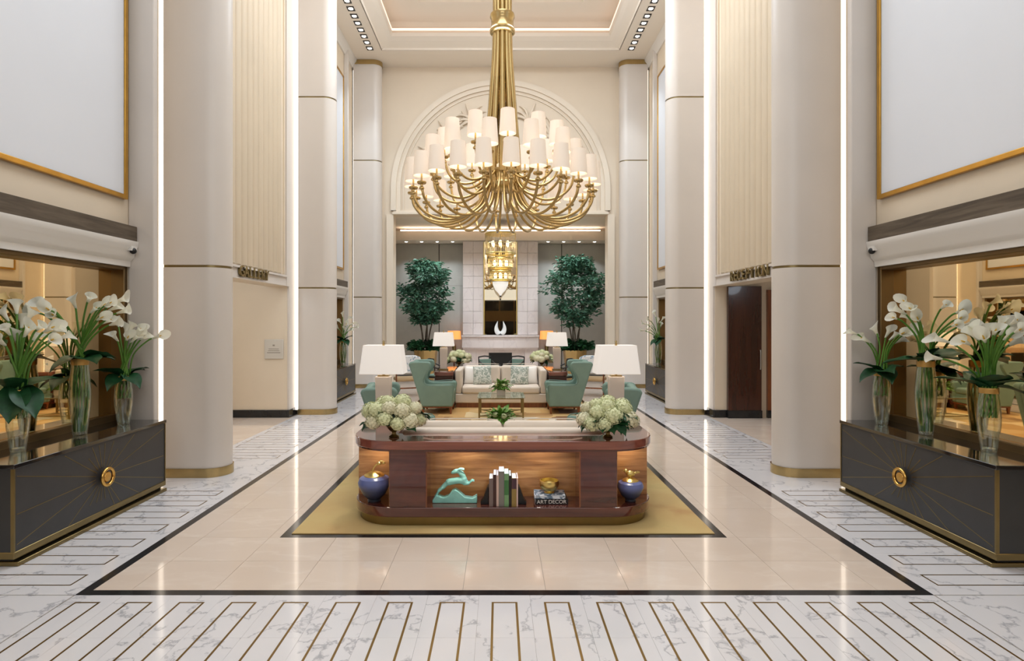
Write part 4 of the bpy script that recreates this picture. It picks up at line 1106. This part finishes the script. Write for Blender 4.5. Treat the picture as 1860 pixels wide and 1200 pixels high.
# books
M['pages'] = mat('book_pages', (240, 240, 240), .7)
def book(label, x0, x1, h, depth, rgb, y=5.345, group='upright books in the console niche', band=None):
    t = thing('book', label, 'book', ((x0+x1)/2, y, SZ), 0, group); wd = (x1-x0)/2-.0006
    mt = mat('book_cover', rgb, .45)
    MB().box(-wd, wd, 0, .004, 0, h).box(-wd, -wd+.003, .004, depth, 0, h).box(wd-.003, wd, .004, depth, 0, h).build('cover', mt, t)
    MB().box(-wd+.003, wd-.003, .0045, depth-.006, .004, h-.004).build('pages', M['pages'], t)
    if band: MB().box(-wd*.98, wd*.98, -.0008, 0, h*band[0], h*band[1]).build('spine_label', mat('spine_label', band[2], .5), t)
    return t
bx = [-.13, -.092, -.063, -.04, .01, .053, .078, .124, .138]
books = [('mauve grey book, first from the gazelle', .258, (120, 104, 100), None), ('dark brown book, second from the gazelle', .292, (66, 36, 32), None),
         ('thin cream pink book, third from the gazelle', .285, (220, 190, 178), None), ('tallest grey book of the upright row', .325, (126, 122, 116), (.0, .0, (1, 1, 1))),
         ('green book of the upright row', .302, (118, 160, 112), (.35, .8, (64, 118, 66))), ('black book of the upright row', .282, (36, 28, 26), None),
         ('olive book with a plum upper spine', .262, (146, 122, 66), (.62, .98, (74, 46, 58))), ('thin pale pink book at the gold bowl end of the row', .262, (226, 196, 190), None)]
for i, (lb, h, rgb, band) in enumerate(books):
    if band and band[1] == 0: band = None
    book(lb, bx[i], bx[i+1], h, .2+.01*(i % 3), rgb, 5.345+.004*((i*7) % 3), band=band)
for s, x in ((-1, -.134), (1, .142)):
    t = thing('bookend', 'black bookend %s' % ('between the gazelle and the books' if s < 0 else 'between the books and the gold bowl'), 'bookend', (x, 5.4, SZ), 0, 'black bookends')
    MB().prism([(0, 0), (s*.075, 0), (s*.075, .02), (s*.05, .05), (s*.035, .1), (s*.012, .16), (0, .17)], -.1, .0, 'y').build('wedge', M['blackmat'], t, bevel=.004)
t = thing('book', 'black book lettered ART DECOR lying flat, lower of the short stack', 'book', (.45, 5.5, SZ), .03, 'flat stack of books')
MB().box(-.15, .155, -.1, .1, 0, .003).box(-.15, .155, -.1, .1, .047, .05).box(-.15, .155, -.1, -.097, 0, .05).build('cover', mat('book_cover', (22, 22, 26), .4), t)
MB().box(-.146, .15, -.096, .095, .003, .047).build('pages', M['pages'], t)
cu = bpy.data.curves.new('spine_lettering', 'FONT'); cu.body = 'ART DECOR'; cu.size = .05; cu.extrude = .0006; cu.align_x = 'CENTER'; cu.align_y = 'CENTER'; cu.materials.append(M['porcelain'])
o = text_mesh(cu, t)
o.matrix_local = Matrix(((1, 0, 0, 0), (0, 0, -1, -.1012), (0, 1, 0, .025), (0, 0, 0, 1)))
t = thing('book', 'pale blue and white book on top of the short flat stack', 'book', (.44, 5.51, SZ+.0505), -.04, 'flat stack of books')
MB().box(-.145, .145, -.1, .1, 0, .003).box(-.145, .145, -.1, .1, .027, .03).box(-.145, .145, -.1, -.097, 0, .03).build('cover', patterned('blue_cover', (226, 232, 240), (110, 130, 150), 11), t)
MB().box(-.14, .14, -.096, .095, .003, .027).build('pages', M['pages'], t)
t = thing('gold_bowl', 'small footed gold bowl on the flat stack of books', 'bowl', (.44, 5.51, SZ+.081))
MB().lathe([(.045, 0), (.05, .006), (.04, .014), (.07, .035), (.09, .062), (.096, .095), (.09, .118), (.084, .118), (.088, .094), (.08, .06), (.03, .022)], 30, cap1=True).build('bowl', M['goldleaf'], t)

# ------------------------------------------------------------------ main chandelier
CH = Vector((0.015, 9.55, 0))
ch = thing('chandelier', 'huge brass chandelier with three tiers of small white shades over the seating', 'chandelier', CH)
CUP = MB().lathe([(.018, -.11), (.036, -.1), (.04, -.085), (.034, -.07), (.018, -.06), (.02, -.03), (.06, -.022), (.072, -.006), (.07, .012), (.04, .018), (.02, .03)], 14).mesh('cup', M['brass'])
SHADE = MB().lathe([(.128, .0), (.106, .36), (.103, .36), (.125, .0)], 20, cap0=False, cap1=False).mesh('lamp_shade', M['shadec'], 60)
CANDLE = MB().lathe([(.014, 0), (.014, .17)], 10).mesh('candle', M['brass'])
BULB = MB().ball((0, 0, .2), .036, .036, .05, 10, 8).mesh('bulb', M['bulb'])
def arms(count, phase, path, rt):
    pts = bez([(r, 0, z) for r, z in path], 7)
    me = MB().tube(pts, rt, 8).mesh('arm', M['brass'], 60)
    r, z = path[-1]
    for k in range(count):
        a = math.radians(phase+360*k/count)-PI/2
        am = put(me, 'arm', ch, (0, 0, 0), (0, 0, a))
        put(CUP, 'cup', am, (r, 0, z+.06))
        put(CANDLE, 'candle', am, (r, 0, z+.07))
        put(SHADE, 'lamp_shade', am, (r, 0, z+.16))
        put(BULB, 'bulb', am, (r, 0, z+.11))
ZL = 4.08-.16
arms(24, 4.5, [(.26, 4.24), (.31, 4.02), (.44, 3.76), (.7, 3.57), (1.0, 3.515), (1.27, 3.59), (1.43, 3.75), (1.48, ZL)], .022)
ZM = 4.46-.16
arms(12, -9.3, [(.26, 4.3), (.34, 4.1), (.5, 3.95), (.72, 3.87), (.95, 3.92), (1.12, 4.07), (1.18, ZM)], .021)
ZU = 4.68-.16
arms(12, 4.5, [(.26, 4.32), (.36, 4.24), (.52, 4.16), (.7, 4.16), (.87, 4.29), (.95, ZU)], .021)
for k in range(11):
    a = 2*PI*k/11+.13
    MB().tube([(.125*math.cos(a), .125*math.sin(a), 6.7), (.125*math.cos(a), .125*math.sin(a), 9.6)], .036, 10).build('stem_tube', M['brass'], ch)
    pts = bez([(.125, 0, 6.75), (.14, 0, 6.2), (.19, 0, 5.5), (.245, 0, 4.8), (.27, 0, 4.3)], 5)
    ca, sa = math.cos(a), math.sin(a)
    MB().tube([(p.x*ca, p.x*sa, p.z) for p in pts], [.038+.016*j/(len(pts)-1) for j in range(len(pts))], 10).build('stem_tube', M['brass'], ch)
MB().lathe([(.17, 6.62), (.205, 6.64), (.21, 6.68), (.19, 6.71), (.185, 6.72), (.185, 6.86), (.19, 6.87), (.205, 6.9), (.2, 6.94), (.165, 6.96)], 32).build('collar', M['brass'], ch)
MB().lathe([(.0, 4.02), (.2, 4.03), (.29, 4.08), (.3, 4.14), (.285, 4.16), (.285, 4.3), (.3, 4.32), (.3, 4.36), (.2, 4.4), (.06, 4.5), (.05, 6.6)], 28, cap1=False).build('hub', M['brass'], ch)
MB().lathe([(.3, 9.62), (.32, 9.7), (.32, 9.9)], 28).build('canopy', M['brass'], ch)
lamp('chandelier_glow', 'POINT', (CH.x, CH.y, 4.7), 40, (1, .95, .88), .9)
lamp('ceiling_fill', 'SPOT', (CH.x, CH.y, 5.6), 620, (.98, .98, 1.0), .5, target=(CH.x, CH.y, 9), spot=165, blend=.6)  # extra spot added above the shades to brighten the ceiling

# ------------------------------------------------------------------ tiered chandelier in the alcove
M['bowlglow'] = mat('lit_glass_bowl', (240, 240, 238), .2, em=(255, 250, 240), es=.5)
c2 = thing('tiered_chandelier', 'three-tier gold and crystal drum chandelier hanging before the chimney mirror', 'chandelier', (0.0, 18.0, 0))
M['bulb2'] = mat('crystal_glow', (255, 240, 200), .5, em=(255, 226, 170), es=3.5)
for (r, z1, z0) in ((.47, 4.59, 3.98), (.38, 3.82, 3.54), (.33, 3.42, 3.17)):
    tr = MB().torus(r, .022, (0, 0, z1), n=40, m=8).torus(r, .02, (0, 0, z0), n=40, m=8).torus(r-.005, .012, (0, 0, (z1+z0)/2), n=40, m=8).build('tier_ring', M['goldleaf'], c2)
    rods = MB(); n = int(r*110)
    for k in range(n):
        a = 2*PI*k/n; rods.tube([(r*math.cos(a), r*math.sin(a), z0), (r*math.cos(a), r*math.sin(a), z1)], .011, 5)
    o = rods.build('crystal_rods', M['crystal'], tr); o['kind'] = 'stuff'
    for k in range(6):
        a = PI/3*k+.5; MB().ball((.55*r*math.cos(a), .55*r*math.sin(a), (z0+z1)/2), .05, .05, .09, 10, 8).build('bulb', M['bulb2'], tr)
    MB().lathe([(r*.94, z1-.01), (0.01, z1+.01)], 28, cap0=False, cap1=False).build('tier_plate', M['goldleaf'], tr)
MB().lathe([(.25, 3.12), (.235, 3.0), (.16, 2.85), (.06, 2.74), (.015, 2.66)], 20).build('crystal_bowl', M['bowlglow'], c2, smooth=20)
MB().torus(.25, .016, (0, 0, 3.12)).build('bowl_rim', M['goldleaf'], c2)
MB().ball((0, 0, 2.66), .03).build('finial', M['blackmat'], c2)
MB().lathe([(.015, 2.8), (.015, 4.97)], 10).build('rod', M['goldleaf'], c2)
lamp('tier_glow', 'POINT', (0, 17.6, 3.7), 9, (1, .85, .62), .3)
